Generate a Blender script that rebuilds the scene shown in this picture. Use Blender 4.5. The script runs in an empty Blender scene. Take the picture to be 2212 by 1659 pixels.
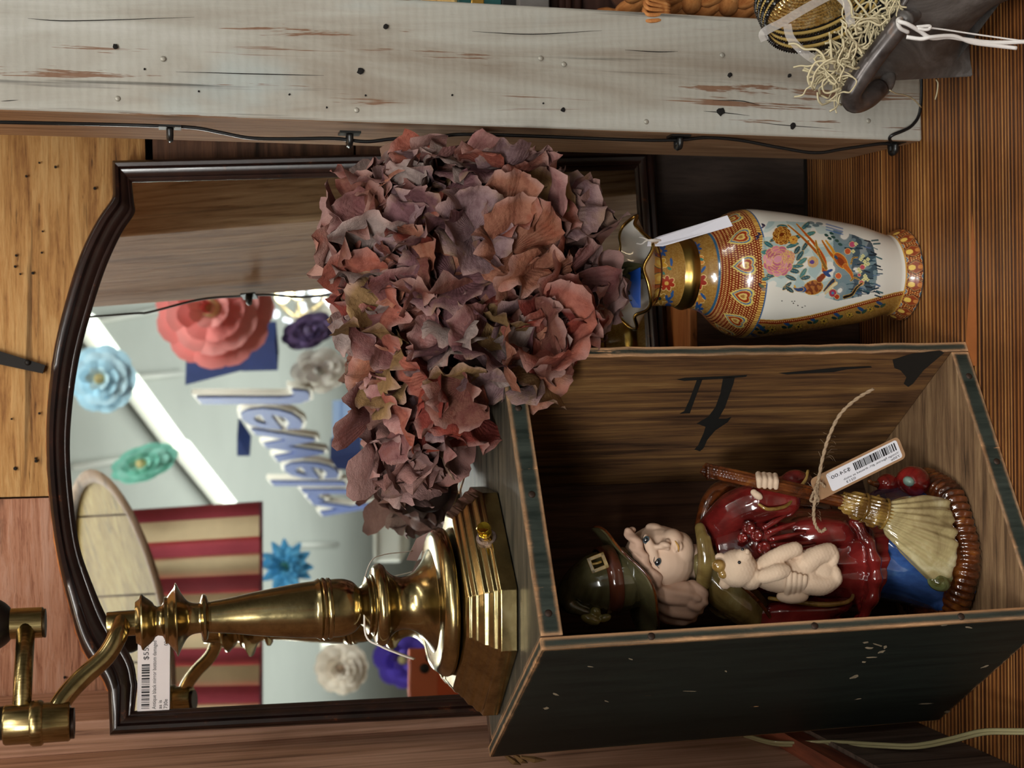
import bpy, bmesh, math, random
from mathutils import Vector, Matrix
random.seed(7)
R = math.radians
PI = math.pi
SC = bpy.context.scene
COL = SC.collection
H = 0.494                       # lens height above the shelf board (shelf top is z = 0)
F = 3070.0
# ------------------------------------------------------------------ camera
_p = R(13.5)
_up = Vector((-0.012, math.cos(_p), math.sin(_p))).normalized()
_fw = Vector((0, 0, -1.0)); _fw = (_fw - _up * _fw.dot(_up)).normalized()
_rt = _fw.cross(_up)
def cam2world(v):
    return Vector((_rt.dot(v), _fw.dot(v), _up.dot(v)))
CW = Vector((0, 0, H))
right = cam2world(Vector((1, 0, 0))); upv = cam2world(Vector((0, 1, 0))); back = cam2world(Vector((0, 0, 1)))
cam = bpy.data.cameras.new('camera'); camo = bpy.data.objects.new('camera', cam); COL.objects.link(camo)
m = Matrix((( -upv.x, right.x, back.x, 0), (-upv.y, right.y, back.y, 0), (-upv.z, right.z, back.z, H), (0, 0, 0, 1)))
camo.matrix_world = m               # the photographer held the phone upright; the file is stored on its side
cam.sensor_fit = 'HORIZONTAL'; cam.sensor_width = 36; cam.lens = 36 * F / 2212
cam.clip_start = 0.01
cam.dof.use_dof = True; cam.dof.focus_distance = 0.87; cam.dof.aperture_fstop = 14
SC.camera = camo
def ray(ix, iy):
    return cam2world(Vector(((1659 - iy - 829.5) / F, -(ix - 1106) / F, -1.0)))
def P(ix, iy, Y):                   # photo pixel + distance along y -> point
    r = ray(ix, iy); return CW + r * (Y / r.y)
def PZ(ix, iy, z):                  # photo pixel + height -> point
    r = ray(ix, iy); return CW + r * ((z - H) / r.z)
def px(n, Y, z=0.25):               # n photo pixels in metres at depth Y, height z
    return n / F * (Y * math.cos(_p) + (H - z) * math.sin(_p))
NW = cam2world(Vector(((239 - 829.5) / F, -(905 - 1106) / F, -1.0)).normalized()); ND = 1.02
def M(ix, iy, off=0.0):             # point on the mirror plane (off = towards the viewer)
    r = ray(ix, iy); return CW + r * ((ND - off) / r.dot(NW))
def reflect(p):
    q = p - CW; return CW + q - 2 * (q.dot(NW) - ND) * NW
def V(ix, iy, t):                   # where a thing seen in the mirror really stands
    return reflect(CW + ray(ix, iy) * t)
def Vz(ix, iy, z):                  # seen in the mirror, at height z
    a = M(ix, iy); r = ray(ix, iy); r = r - 2 * r.dot(NW) * NW
    return a + r * ((z - a.z) / r.z)
# ------------------------------------------------------------------ world, lights, exposure
SC.view_settings.view_transform = 'Standard'; SC.view_settings.look = 'None'
SC.view_settings.gamma = 1; SC.view_settings.use_curve_mapping = False
SC.view_settings.exposure = 0.38
w = bpy.data.worlds.new('world'); SC.world = w; w.use_nodes = True
w.node_tree.nodes['Background'].inputs[0].default_value = (0.85, 0.92, 1.0, 1)
w.node_tree.nodes['Background'].inputs[1].default_value = 0.5
def area(name, loc, target, sx, sy, power, col):
    l = bpy.data.lights.new(name, 'AREA'); l.shape = 'RECTANGLE'; l.size = sx; l.size_y = sy
    l.energy = power; l.color = col
    o = bpy.data.objects.new(name, l); COL.objects.link(o); o.location = loc
    o.rotation_euler = (Vector(target) - Vector(loc)).to_track_quat('-Z', 'Y').to_euler()
    return o
CEIL = 2.15
area('tube_and_fill_light', (0.35, -1.1, CEIL - .02), (0.0, 0.8, 0.2), 1.6, 0.3, 44, (1, .965, .91))
area('tube_and_fill_light', (-0.9, -2.6, CEIL - .02), (0.0, 0.8, 0.2), 1.8, 0.3, 60, (1, .97, .93))
area('tube_and_fill_light', (-1.0, -3.2, CEIL - .02), (-1.0, -3.2, 0), 0.3, 2.4, 110, (.97, 1, .97))
area('tube_and_fill_light', (1.9, -4.6, CEIL - 1.3), (1.9, -4.6, 5), 4.0, 4.0, 62, (.97, 1, .97))  # added uplight that brightens the ceiling; no such fixture hangs there
area('tube_and_fill_light', (1.0, 0.5, CEIL - .02), (1.1, -2.6, 0.9), 1.4, 0.25, 34, (1, .98, .94))  # added fill for the flag and paper flowers; no tube known here
area('led_light', (-0.02, 0.93, 0.86), (-0.07, 1.06, 0.45), 0.40, 0.02, .33, (1, .74, .48))
# ------------------------------------------------------------------ helpers: meshes
class MB:
    def __init__(s): s.v = []; s.f = []; s.mi = []; s.cur = 0
    def add(s, vs, fs):
        b = len(s.v); s.v += [tuple(x) for x in vs]
        for f in fs: s.f.append(tuple(b + i for i in f)); s.mi.append(s.cur)
    def hexa(s, p):                  # 8 corners: bottom 4 ccw, top 4 ccw
        s.add(p, [(3, 2, 1, 0), (4, 5, 6, 7), (0, 1, 5, 4), (1, 2, 6, 5), (2, 3, 7, 6), (3, 0, 4, 7)])
    def box(s, c, d, rot=None):
        c = Vector(c); x, y, z = d[0] / 2, d[1] / 2, d[2] / 2
        pts = [Vector(q) for q in ((-x, -y, -z), (x, -y, -z), (x, y, -z), (-x, y, -z), (-x, -y, z), (x, -y, z), (x, y, z), (-x, y, z))]
        if rot is not None: pts = [rot @ q for q in pts]
        s.hexa([c + q for q in pts])
    def lathe(s, prof, seg=48, c=(0, 0, 0), fr=None, fn=None, cap=True):   # prof: (r, z)
        c = Vector(c); fr = fr or Matrix.Identity(3); vs = []; n = len(prof)
        for i, (r, z) in enumerate(prof):
            for k in range(seg):
                a = 2 * PI * k / seg; rr = r; zz = z
                if fn: rr, zz = fn(r, z, a, i)
                vs.append(c + fr @ Vector((rr * math.cos(a), rr * math.sin(a), zz)))
        fs = [(i * seg + k, i * seg + (k + 1) % seg, (i + 1) * seg + (k + 1) % seg, (i + 1) * seg + k) for i in range(n - 1) for k in range(seg)]
        if cap:
            fs.append(tuple(range(seg))[::-1]); fs.append(tuple((n - 1) * seg + k for k in range(seg)))
        s.add(vs, fs)
    def tube(s, pts, rad, seg=10, cap=True, flat=1.0):
        pts = [Vector(p) for p in pts]; n = len(pts)
        rs = rad if isinstance(rad, (list, tuple)) else [rad] * n
        t = (pts[1] - pts[0]).normalized()
        u = t.orthogonal().normalized(); vs = []
        for i in range(n):
            a = pts[max(0, i - 1)]; b = pts[min(n - 1, i + 1)]
            t2 = (b - a).normalized() if (b - a).length > 1e-9 else t
            u = (u - t2 * u.dot(t2))
            u = u.normalized() if u.length > 1e-6 else t2.orthogonal().normalized()
            w2 = t2.cross(u)
            for k in range(seg):
                an = 2 * PI * k / seg
                vs.append(pts[i] + (u * math.cos(an) + w2 * math.sin(an) * flat) * rs[i])
            t = t2
        fs = [(i * seg + k, i * seg + (k + 1) % seg, (i + 1) * seg + (k + 1) % seg, (i + 1) * seg + k) for i in range(n - 1) for k in range(seg)]
        if cap:
            fs.append(tuple(range(seg))[::-1]); fs.append(tuple((n - 1) * seg + k for k in range(seg)))
        s.add(vs, fs)
    def ell(s, c, r, rot=None, nu=20, nv=12):
        c = Vector(c)
        if not isinstance(r, (tuple, list)): r = (r, r, r)
        vs = []; fs = []
        for j in range(nv + 1):
            th = PI * j / nv
            for i in range(nu):
                ph = 2 * PI * i / nu
                q = Vector((r[0] * math.sin(th) * math.cos(ph), r[1] * math.sin(th) * math.sin(ph), r[2] * math.cos(th)))
                if rot is not None: q = rot @ q
                vs.append(c + q)
        for j in range(nv):
            for i in range(nu):
                fs.append((j * nu + i, (j + 1) * nu + i, (j + 1) * nu + (i + 1) % nu, j * nu + (i + 1) % nu))
        s.add(vs, fs)
    def grid(s, fn, nu, nv, closed=False):
        vs = [fn(i / nu, j / nv) for j in range(nv + 1) for i in range(nu + 1)]
        fs = [(j * (nu + 1) + i, j * (nu + 1) + i + 1, (j + 1) * (nu + 1) + i + 1, (j + 1) * (nu + 1) + i) for j in range(nv) for i in range(nu)]
        s.add(vs, fs)
    def build(s, name, mats, parent=None, smooth=True, auto=None):
        me = bpy.data.meshes.new(name); me.from_pydata(s.v, [], s.f)
        if not isinstance(mats, (list, tuple)): mats = [mats]
        for q in mats: me.materials.append(getattr(q, 'm', q))
        if any(s.mi): me.polygons.foreach_set('material_index', s.mi)
        me.polygons.foreach_set('use_smooth', [smooth] * len(s.f))
        if smooth and auto is not None: me.set_sharp_from_angle(angle=R(auto))
        me.update()
        o = bpy.data.objects.new(name, me); COL.objects.link(o)
        if parent: o.parent = parent; o.matrix_parent_inverse = Matrix.Translation(-parent.location)
        return o
def tag(o, label=None, cat=None, group=None, kind=None):
    if label: o['label'] = label
    if cat: o['category'] = cat
    if group: o['group'] = group
    if kind: o['kind'] = kind
    return o
def thing(name, loc, label, cat, group=None):
    o = bpy.data.objects.new(name, None); COL.objects.link(o); o.location = loc
    o.empty_display_size = .02
    return tag(o, label, cat, group)
def recalc(o):
    bm = bmesh.new(); bm.from_mesh(o.data); bmesh.ops.recalc_face_normals(bm, faces=bm.faces); bm.to_mesh(o.data); bm.free(); return o
def bevel(o, w, seg=2, ang=35):
    md = o.modifiers.new('bevel', 'BEVEL'); md.width = w; md.segments = seg; md.limit_method = 'ANGLE'; md.angle_limit = R(ang)
    md.harden_normals = False; return o
def apply_mods(o):
    global TS
    if 'TS' not in globals(): TS = bpy.data.scenes.new('workbench')
    par = o.parent; mpi = o.matrix_parent_inverse.copy(); o.parent = None
    TS.collection.objects.link(o); TS.view_layers[0].update(); dg = TS.view_layers[0].depsgraph
    me = bpy.data.meshes.new_from_object(o.evaluated_get(dg)); TS.collection.objects.unlink(o)
    if par: o.parent = par; o.matrix_parent_inverse = mpi
    old = o.data; o.modifiers.clear(); o.data = me
    me.name = old.name; return o
def sculpt(mb, name, mat, parent, vox=.0009, sm=6, dec=None, disp=None):     # fuse overlapping lumps into one skin
    o = mb.build(name, mat, parent)
    a = o.modifiers.new('r', 'REMESH'); a.mode = 'VOXEL'; a.voxel_size = vox; a.use_smooth_shade = True
    if sm: b = o.modifiers.new('s', 'SMOOTH'); b.factor = .5; b.iterations = sm
    apply_mods(o)
    if disp:
        nv = len(o.data.vertices); cs = [0.] * (3 * nv); ns = [0.] * (3 * nv)
        o.data.vertices.foreach_get('co', cs); o.data.vertex_normals.foreach_get('vector', ns)
        for i in range(0, 3 * nv, 3):
            k = disp(Vector(cs[i:i + 3])); cs[i] += ns[i] * k; cs[i + 1] += ns[i + 1] * k; cs[i + 2] += ns[i + 2] * k
        o.data.vertices.foreach_set('co', cs)
    o.data.polygons.foreach_set('use_smooth', [True] * len(o.data.polygons)); o.data.update()
    if not o.data.materials: o.data.materials.append(getattr(mat, 'm', mat))
    return o
def solid_text(c, o):
    global TS
    if 'TS' not in globals(): TS = bpy.data.scenes.new('workbench')
    TS.collection.objects.link(o); TS.view_layers[0].update(); dg = TS.view_layers[0].depsgraph
    me = bpy.data.meshes.new_from_object(o.evaluated_get(dg)); TS.collection.objects.unlink(o); return me
def spline(pts, n=8):
    pts = [Vector(p) for p in pts]; out = []
    q = [2 * pts[0] - pts[1]] + pts + [2 * pts[-1] - pts[-2]]
    for i in range(1, len(q) - 2):
        for k in range(n):
            t = k / n
            out.append(.5 * ((2 * q[i]) + (-q[i - 1] + q[i + 1]) * t + (2 * q[i - 1] - 5 * q[i] + 4 * q[i + 1] - q[i + 2]) * t * t + (-q[i - 1] + 3 * q[i] - 3 * q[i + 1] + q[i + 2]) * t ** 3))
    out.append(pts[-1]); return out
# ------------------------------------------------------------------ helpers: materials
def srgb(h):
    if isinstance(h, str):
        h = h.lstrip('#'); c = [int(h[i:i + 2], 16) / 255 for i in (0, 2, 4)]
    else: c = h
    return tuple((x / 12.92 if x <= .04045 else ((x + .055) / 1.055) ** 2.4) for x in c) + (1,)
class Mat:
    def __init__(s, name, base='#808080', rough=.5, metal=0., coat=0., spec=None):
        s.m = bpy.data.materials.new(name); s.m.use_nodes = True; s.nt = s.m.node_tree; s.b = s.nt.nodes['Principled BSDF']
        s.set('Base Color', srgb(base)); s.set('Roughness', rough); s.set('Metallic', metal)
        if coat: s.set('Coat Weight', coat); s.set('Coat Roughness', .06)
        if spec is not None: s.set('Specular IOR Level', spec)
        s.co = None
    def set(s, k, v): s.b.inputs[k].default_value = v
    def n(s, t, **kw):
        q = s.nt.nodes.new(t)
        for k, v in kw.items(): setattr(q, k, v)
        return q
    def l(s, a, b): s.nt.links.new(a, b)
    def coord(s, scale=(1, 1, 1), rot=(0, 0, 0), loc=(0, 0, 0), kind='Object'):
        c = s.n('ShaderNodeTexCoord'); mp = s.n('ShaderNodeMapping')
        mp.inputs['Scale'].default_value = scale; mp.inputs['Rotation'].default_value = rot; mp.inputs['Location'].default_value = loc
        s.l(c.outputs[kind], mp.inputs[0]); return mp.outputs[0]
    def noise(s, vec, scale=5, detail=6, rough=.6, dist=0.):
        q = s.n('ShaderNodeTexNoise'); q.inputs['Scale'].default_value = scale; q.inputs['Detail'].default_value = detail
        q.inputs['Roughness'].default_value = rough; q.inputs['Distortion'].default_value = dist; s.l(vec, q.inputs['Vector']); return q.outputs['Fac']
    def wave(s, vec, scale, dist, axis='X', detail=3, ds=1.):
        q = s.n('ShaderNodeTexWave'); q.bands_direction = axis; q.inputs['Scale'].default_value = scale; q.inputs['Distortion'].default_value = dist
        q.inputs['Detail'].default_value = detail; q.inputs['Detail Scale'].default_value = ds; s.l(vec, q.inputs['Vector']); return q.outputs['Fac']
    def vor(s, vec, scale, feat='F1', out='Distance', rnd=1.):
        q = s.n('ShaderNodeTexVoronoi'); q.feature = feat; q.inputs['Scale'].default_value = scale; q.inputs['Randomness'].default_value = rnd
        s.l(vec, q.inputs['Vector']); return q.outputs[out]
    def ramp(s, fac, stops, interp='LINEAR'):
        q = s.n('ShaderNodeValToRGB'); q.color_ramp.interpolation = interp; e = q.color_ramp.elements
        while len(e) < len(stops): e.new(.5)
        for i, (p, c) in enumerate(stops):
            e[i].position = p; e[i].color = srgb(c) if isinstance(c, str) else (c, c, c, 1)
        s.l(fac, q.inputs[0]); return q.outputs[0]
    def mix(s, fac, a, b, mode='MIX'):
        q = s.n('ShaderNodeMix'); q.data_type = 'RGBA'; q.blend_type = mode
        for i, x in ((6, a), (7, b)):
            if isinstance(x, (str, tuple)): q.inputs[i].default_value = srgb(x)
            else: s.l(x, q.inputs[i])
        if isinstance(fac, (int, float)): q.inputs[0].default_value = fac
        else: s.l(fac, q.inputs[0])
        return q.outputs[2]
    def math(s, op, a, b=0., c=None):
        q = s.n('ShaderNodeMath'); q.operation = op
        for i, x in enumerate((a, b, c)):
            if x is None: continue
            if isinstance(x, (int, float)): q.inputs[i].default_value = x
            else: s.l(x, q.inputs[i])
        return q.outputs[0]
    def sep(s, vec):
        q = s.n('ShaderNodeSeparateXYZ'); s.l(vec, q.inputs[0]); return q.outputs
    def col(s, c): s.l(c, s.b.inputs['Base Color'])
    def rough(s, c): s.l(c, s.b.inputs['Roughness'])
    def bump(s, h, strength=.5, dist=.001):
        q = s.n('ShaderNodeBump'); q.inputs['Strength'].default_value = strength; q.inputs['Distance'].default_value = dist
        s.l(h, q.inputs['Height']); s.l(q.outputs[0], s.b.inputs['Normal'])
    def edge(s, radius=.003):            # 0 on flats, 1 towards edges
        b = s.n('ShaderNodeBevel', samples=4); b.inputs[0].default_value = radius
        g = s.n('ShaderNodeNewGeometry'); d = s.n('ShaderNodeVectorMath', operation='DOT_PRODUCT')
        s.l(b.outputs[0], d.inputs[0]); s.l(g.outputs['Normal'], d.inputs[1])
        return s.math('SUBTRACT', 1.0, d.outputs['Value'])
def wood(name, cols, axis='X', freq=60, stretch=.06, rough=.6, bump=.3, loc=(0, 0, 0), warp=2., fine=1., dark=.35, spec=.3, rot=(0, 0, 0)):
    """grain runs along axis; cols dark..light"""
    m = Mat(name, cols[1], rough, spec=spec)
    sc = [1, 1, 1]; sc['XYZ'.index(axis)] = stretch
    v = m.coord(tuple(sc), loc=loc, rot=rot)
    a = m.noise(v, freq, 5, .6, warp * .3)
    b = m.noise(v, freq * 4.5, 4, .7, .2)
    c = m.noise(m.coord((1, 1, 1), loc=loc), 9, 3, .5)
    k = m.math('ADD', m.math('MULTIPLY', a, .75), m.math('MULTIPLY', b, .25 * fine))
    k = m.math('ADD', k, m.math('MULTIPLY', m.math('SUBTRACT', c, .5), .25))
    n = len(cols); st = [(.32 + .36 * i / (n - 1), cols[i]) for i in range(n)]
    colr = m.ramp(k, st)
    crack = m.ramp(b, [(.27, dark), (.36, 1.)])
    sc2 = list(sc); sc2['XYZ'.index(axis)] = stretch * .35
    c2 = m.ramp(m.noise(m.coord(tuple(sc2), loc=(loc[0] + 1, loc[1] + 2, loc[2] + 3), rot=rot), freq * 1.5, 4, .65, .4), [(.34, min(1, dark + .15)), (.43, 1.)])
    m.col(m.mix(1., m.mix(1., colr, crack, 'MULTIPLY'), c2, 'MULTIPLY'))
    m.bump(m.math('ADD', a, m.math('MULTIPLY', b, .6)), bump, .0012)
    return m
def plain(name, c, rough=.5, metal=0, coat=0, spec=None, var=0., vs=40, bmp=0.):
    m = Mat(name, c, rough, metal, coat, spec)
    if var or bmp:
        v = m.coord(); n = m.noise(v, vs, 5, .6)
        if var:
            b = srgb(c); m.l(m.ramp(n, [(.3, 1 - var), (.7, 1.)]), (q := m.n('ShaderNodeMix')).inputs[7]); q.data_type = 'RGBA'; q.blend_type = 'MULTIPLY'; q.inputs[0].default_value = 1; q.inputs[6].default_value = b
            m.l(m.ramp(n, [(.3, 1 - var), (.7, 1.)]), q.inputs[7]); m.col(q.outputs[2])
        if bmp: m.bump(n, bmp, .001)
    return m
# ------------------------------------------------------------------ the shelf, its walls
def struct(name, mb, mat, label=None, smooth=False, bev=0):
    o = mb.build(name, mat, None, smooth); o['kind'] = 'structure'
    if label: o['label'] = label
    if bev: bevel(o, bev)
    return o
mS = Mat('shelf_pine', '#8a4a22', .42, spec=.45)
_v = mS.coord((.05, 1, 1)); _v2 = mS.coord((.35, 1, 1))
_x, _y, _z = mS.sep(mS.coord())
_wob = mS.math('MULTIPLY', mS.math('SUBTRACT', mS.noise(_v, 6, 3, .5), .5), .045)
_cmb = mS.n('ShaderNodeCombineXYZ'); mS.l(mS.math('ADD', _y, _wob), _cmb.inputs[0])
_lines = mS.math('ADD', mS.math('MULTIPLY', mS.wave(_cmb.outputs[0], 78, 1.6, 'X', 2, 2.2), .28), mS.math('MULTIPLY', mS.noise(_cmb.outputs[0], 300, 2, .6), .72))
_lines = mS.math('ADD', mS.math('MULTIPLY', _lines, .8), mS.math('MULTIPLY', mS.noise(_v, 300, 3, .6, 1.), .2))
_broad = mS.noise(_cmb.outputs[0], 26, 2, .5)
_k = mS.math('ADD', mS.math('MULTIPLY', _lines, 1.0), mS.math('MULTIPLY', mS.math('SUBTRACT', _broad, .5), .6))
_c = mS.ramp(_k, [(.26, '#2e180c'), (.44, '#5d351b'), (.56, '#8f5a2d'), (.74, '#b98950')])
_spot = mS.ramp(mS.noise(mS.coord((1, 1.5, 1)), 14, 4, .6), [(.4, .72), (.6, 1.)])
mS.col(mS.mix(1., _c, _spot, 'MULTIPLY')); mS.bump(_lines, .75, .0022)
mb = MB(); mb.box((.13, .72, -.02), (.90, .652, .04)); floor = struct('floor', mb, mS, 'ribbed orange brown pine shelf board', bev=.002)
mb = MB(); q = [PZ(x, y, .0003) for x, y in ((2100, 458), (2105, 520), (2108, 600), (2110, 700), (2110, 790), (2084, 790), (2088, 720), (2094, 620), (2097, 540))]
mb.add(q, [tuple(range(len(q)))]); o = mb.build('grain_sliver', plain('orange_grain', '#a35f30', .5, var=.2, vs=90), floor, False); o['label'] = 'smooth orange sliver of grain in the shelf board'
# ---- back wall: rough horizontal planks above the mirror, dark panel below
wy = 1.115
mPlankO = wood('plank_orange', ['#38220f', '#80572e', '#a07644', '#b08a58'], 'X', 95, .09, .75, .9, warp=3, fine=1.6, dark=.3)
mPlankP = wood('plank_pink', ['#48291c', '#855640', '#a2735a', '#ae8570'], 'X', 95, .08, .75, .9, loc=(3, 1, 2), warp=3, fine=1.5, dark=.4)
mPlankD = wood('plank_brown', ['#2c1c12', '#54392a', '#6f4d38'], 'X', 110, .08, .8, .6, loc=(1, 5, 2))
mDarkPanel = wood('dark_panel', ['#241a14', '#332720', '#3d3027'], 'Z', 110, .15, .7, .25, loc=(1, 2, 2))
wall = thing('wall_back', (0, wy, 0), 'back wall of rough weathered horizontal planks', None); wall['kind'] = 'structure'
zj = P(315, 330, wy).z; xj = P(50, 1075, wy).x
def rough_plank(x0, x1, z0, z1, mat, yf=wy, seed=1, amp=.0018, th=.02, lab=None):
    rnd = random.Random(seed); mb = MB(); nx = 14; nz = 6
    hz = [[rnd.uniform(-1, 1) for _ in range(nz + 1)] for _ in range(nx + 1)]
    def f(u, v):
        i = min(nx, int(round(u * nx))); j = min(nz, int(round(v * nz)))
        e = (1 if 0 < v < 1 else 0)
        return Vector((x0 + (x1 - x0) * u, yf + hz[i][j] * amp * e + (0 if e else .003), z0 + (z1 - z0) * v + (0 if e else hz[i][j] * .0008)))
    mb.grid(f, nx, nz)
    mb.hexa([Vector(q) for q in ((x0, yf + .003, z0), (x1, yf + .003, z0), (x1, yf + th, z0), (x0, yf + th, z0), (x0, yf + .003, z1), (x1, yf + .003, z1), (x1, yf + th, z1), (x0, yf + th, z1))])
    o = mb.build('plank', mat, wall, True, 40)
    if lab: o['label'] = lab
    return o
rough_plank(-.26, xj - .0008, zj + .001, zj + .16, mPlankP, seed=1, lab='pinkish brown weathered plank')
rough_plank(xj + .0008, .60, zj + .001, zj + .16, mPlankO, seed=2, lab='orange yellow weathered plank with worm holes')
rough_plank(-.26, .05, zj + .163, zj + .33, mPlankO, seed=3); rough_plank(.053, .60, zj + .163, zj + .33, mPlankP, seed=4)
for k in range(3):
    rough_plank(-.22, .60, zj - .005 - .155 * (k + 1) + .002, zj - .005 - .155 * k - .0006, mPlankD, seed=9 + k, lab='dark brown plank')
mb = MB(); mb.box((.17, wy + .035, .42), (.9, .01, .95)); o = mb.build('backing_board', plain('backing', '#120c08', .9), wall, False)
# worm holes in the upper planks
mHole = plain('hole_dark', '#0c0705', .95)
rnd = random.Random(5)
for ix, iy, r in [(85, 352, 1.6), (120, 361, 2.2), (57, 381, 2), (205, 407, 2.6), (71, 590, 2.4), (44, 592, 1.6), (33, 576, 2.2), (35, 552, 2), (92, 500, 1.5), (90, 546, 1.6), (85, 893, 2), (77, 990, 1.8), (33, 1012, 3), (78, 996, 2.6), (25, 905, 1.5), (140, 1463, 2)]:
    c = P(ix, iy, wy - .0015); s = r / F * 1.2; mb = MB()
    mb.lathe([(s * .2, 0), (s * 1.25, 0.0002), (s, .0022)], 9, c, Matrix.Rotation(PI / 2, 3, 'X') @ Matrix.Scale(1, 3))
    mb.build('worm_hole', mHole, wall, False)
# dark back panel of the lower part
mb = MB(); mb.box((.0, 1.058, .0725), (.50, .016, .145)); struct('panel_back', mb, mDarkPanel, 'dark grey brown panel behind the vase')
bpy.data.objects['panel_back'].name = 'trim_1'
# ---- left wall (boards run upright, seen edge-on), with a ledger strip
mSideA = wood('side_board_light', ['#70503f', '#a17a62', '#b8907a', '#c39c85'], 'Z', 110, .035, .6, .3, loc=(2, 2, 0), warp=4, fine=.9, dark=.7)
mSideB = wood('side_board_dark', ['#3b2b22', '#55443a', '#65554b'], 'Z', 110, .05, .75, .4, loc=(5, 1, 0))
mRed = wood('red_strip', ['#54281b', '#834630', '#a0694c'], 'Y', 50, .1, .6, .3)
wl = thing('wall_left', (-.242, .85, 0), 'left side wall of brown vertical boards', None); wl['kind'] = 'structure'
XW = -.2445
def zdiag(ix, iy):                       # height where the ray meets the side wall
    r = ray(ix, iy); return (CW + r * (XW / r.x))
d1 = zdiag(1690, 1605); d2 = zdiag(1740, 1605)
mb = MB(); mb.box((XW - .014, .83, (d1.z + 1.1) / 2), (.02, .5, 1.1 - d1.z)); mb.build('board', mSideA, wl, False)['label'] = 'light brown upper side board'
mb = MB(); mb.box((XW - .005, .83, (d1.z + d2.z) / 2), (.024, .5, d1.z - d2.z - .001)); mb.build('ledger_strip', mRed, wl, False)['label'] = 'reddish wooden ledger strip'
mb = MB(); mb.box((XW - .0002, .83, (d2.z) / 2), (.02, .5, d2.z - .001)); mb.build('board', mSideB, wl, False)['label'] = 'dark lower side board'
mb = MB(); mb.box((-.2375, 1.062, .575), (.022, .10, 1.15)); o = struct('trim_2', mb, mSideA, 'narrow wooden corner trim left of the mirror', bev=.001)
# ---- black metal strap fixed to the wall above the mirror
mBlk = plain('black_iron', '#17120f', .55, .6, var=.3)
st = thing('iron_strap', P(40, 780, wy), 'black flat iron strap on the orange plank above the mirror', 'strap')
mb = MB(); a, b, c, d = P(-120, 722, wy - .002), P(-120, 762, wy - .002), P(93, 807, wy - .002), P(99, 789, wy - .002)
e = Vector((0, -.004, 0)); mb.hexa([a, b, c, d, a + e, b + e, c + e, d + e]); mb.build('strap', mBlk, st, False)
mb = MB(); mb.ell(P(60, 783, wy - .0065), (.0022, .0012, .0022)); mb.build('screw', mBlk, st)
# ---- gap edge between plank courses near the post is real (3 mm joint)

# ------------------------------------------------------------------ wooden box under the mirror
mBoxW = wood('box_wood', ['#3d2a1f', '#5a4234', '#6f5545'], 'Z', 130, .08, .7, .3, loc=(4, 4, 1))
mBoxE = wood('box_edge', ['#7a4524', '#b9743f', '#d69760'], 'X', 45, .12, .6, .4)
bx = thing('wooden_box', (-.08, 1.0, 0), 'plain brown wooden box with a light top edge under the mirror', 'box')
zt = P(1487, 720, .957).z; xr = .060
mb = MB(); mb.box((-.085, .963, (zt - .007) / 2 + .0004), (2 * (xr + .085), .010, zt - .0078)); mb.build('front_panel', mBoxW, bx, False)
mb = MB(); mb.box((xr - .005, .998, (zt - .007) / 2 + .0004), (.010, .058, zt - .0078)); mb.build('side_panel', mBoxW, bx, False)
mb = MB(); mb.box((-.225, .998, (zt - .007) / 2 + .0004), (.010, .058, zt - .0078)); mb.build('side_panel', mBoxW, bx, False)
mb = MB(); mb.box((-.085, .993, zt - .0035), (2 * (xr + .085), .075, .006)); bevel(mb.build('lid', mBoxE, bx, False), .001)['label'] = 'light orange lid edge'

# ------------------------------------------------------------------ grey painted post
mPost = Mat('grey_paint', '#a9a295', .62, spec=.35)
_g = mPost.coord((1, 1, .045)); _w = mPost.noise(_g, 75, 6, .7, .6); _big = mPost.noise(mPost.coord((1, 1, .3)), 14, 3, .5)
_sw = mPost.wave(mPost.coord((1, 1, 1)), 55, 2.2, 'Z', 3, 4)
_base = mPost.ramp(mPost.noise(mPost.coord((1, 1, .12)), 22, 5, .6, .8), [(.33, '#877c6f'), (.45, '#9b958a'), (.56, '#a8a59c'), (.68, '#b4b2ab')])
_base = mPost.mix(mPost.math('MULTIPLY', _sw, .07), _base, '#b3ab9c')
_base = mPost.mix(mPost.ramp(mPost.noise(mPost.coord((1, 1, .5)), 12, 4, .6), [(.62, 0.), (.8, .6)]), _base, '#a9bcc0')
_wm = mPost.ramp(mPost.math('ADD', _w, mPost.math('MULTIPLY', mPost.math('SUBTRACT', _big, .5), .45)), [(.60, 0.), (.62, 1.)])
_base = mPost.mix(_wm, _base, mPost.ramp(_w, [(.5, '#6a5040'), (.8, '#8f6c54')]))
_ck = mPost.ramp(mPost.noise(mPost.coord((1, 1, .03), loc=(3, 1, 7)), 110, 4, .6), [(.29, .35), (.38, 1.)])
_base = mPost.mix(1., _base, _ck, 'MULTIPLY')
mPost.col(mPost.mix(mPost.math('MULTIPLY', mPost.ramp(mPost.edge(.003), [(.12, 0.), (.3, 1.)]), .75), _base, '#8a6a54'))
mPost.bump(mPost.math('ADD', _w, mPost.math('MULTIPLY', _sw, .3)), .35, .0008)
mPostSide = wood('post_side_wood', ['#6d4c33', '#8d6a4d', '#a38061', '#b39274'], 'Z', 150, .06, .65, .4, loc=(1, 1, 4), warp=3, fine=1.1, dark=.5)
post = thing('wooden_post', (.198, .91, 0), 'thick grey painted wooden post with bare brown side', 'post')
zt2 = 1.15
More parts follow.
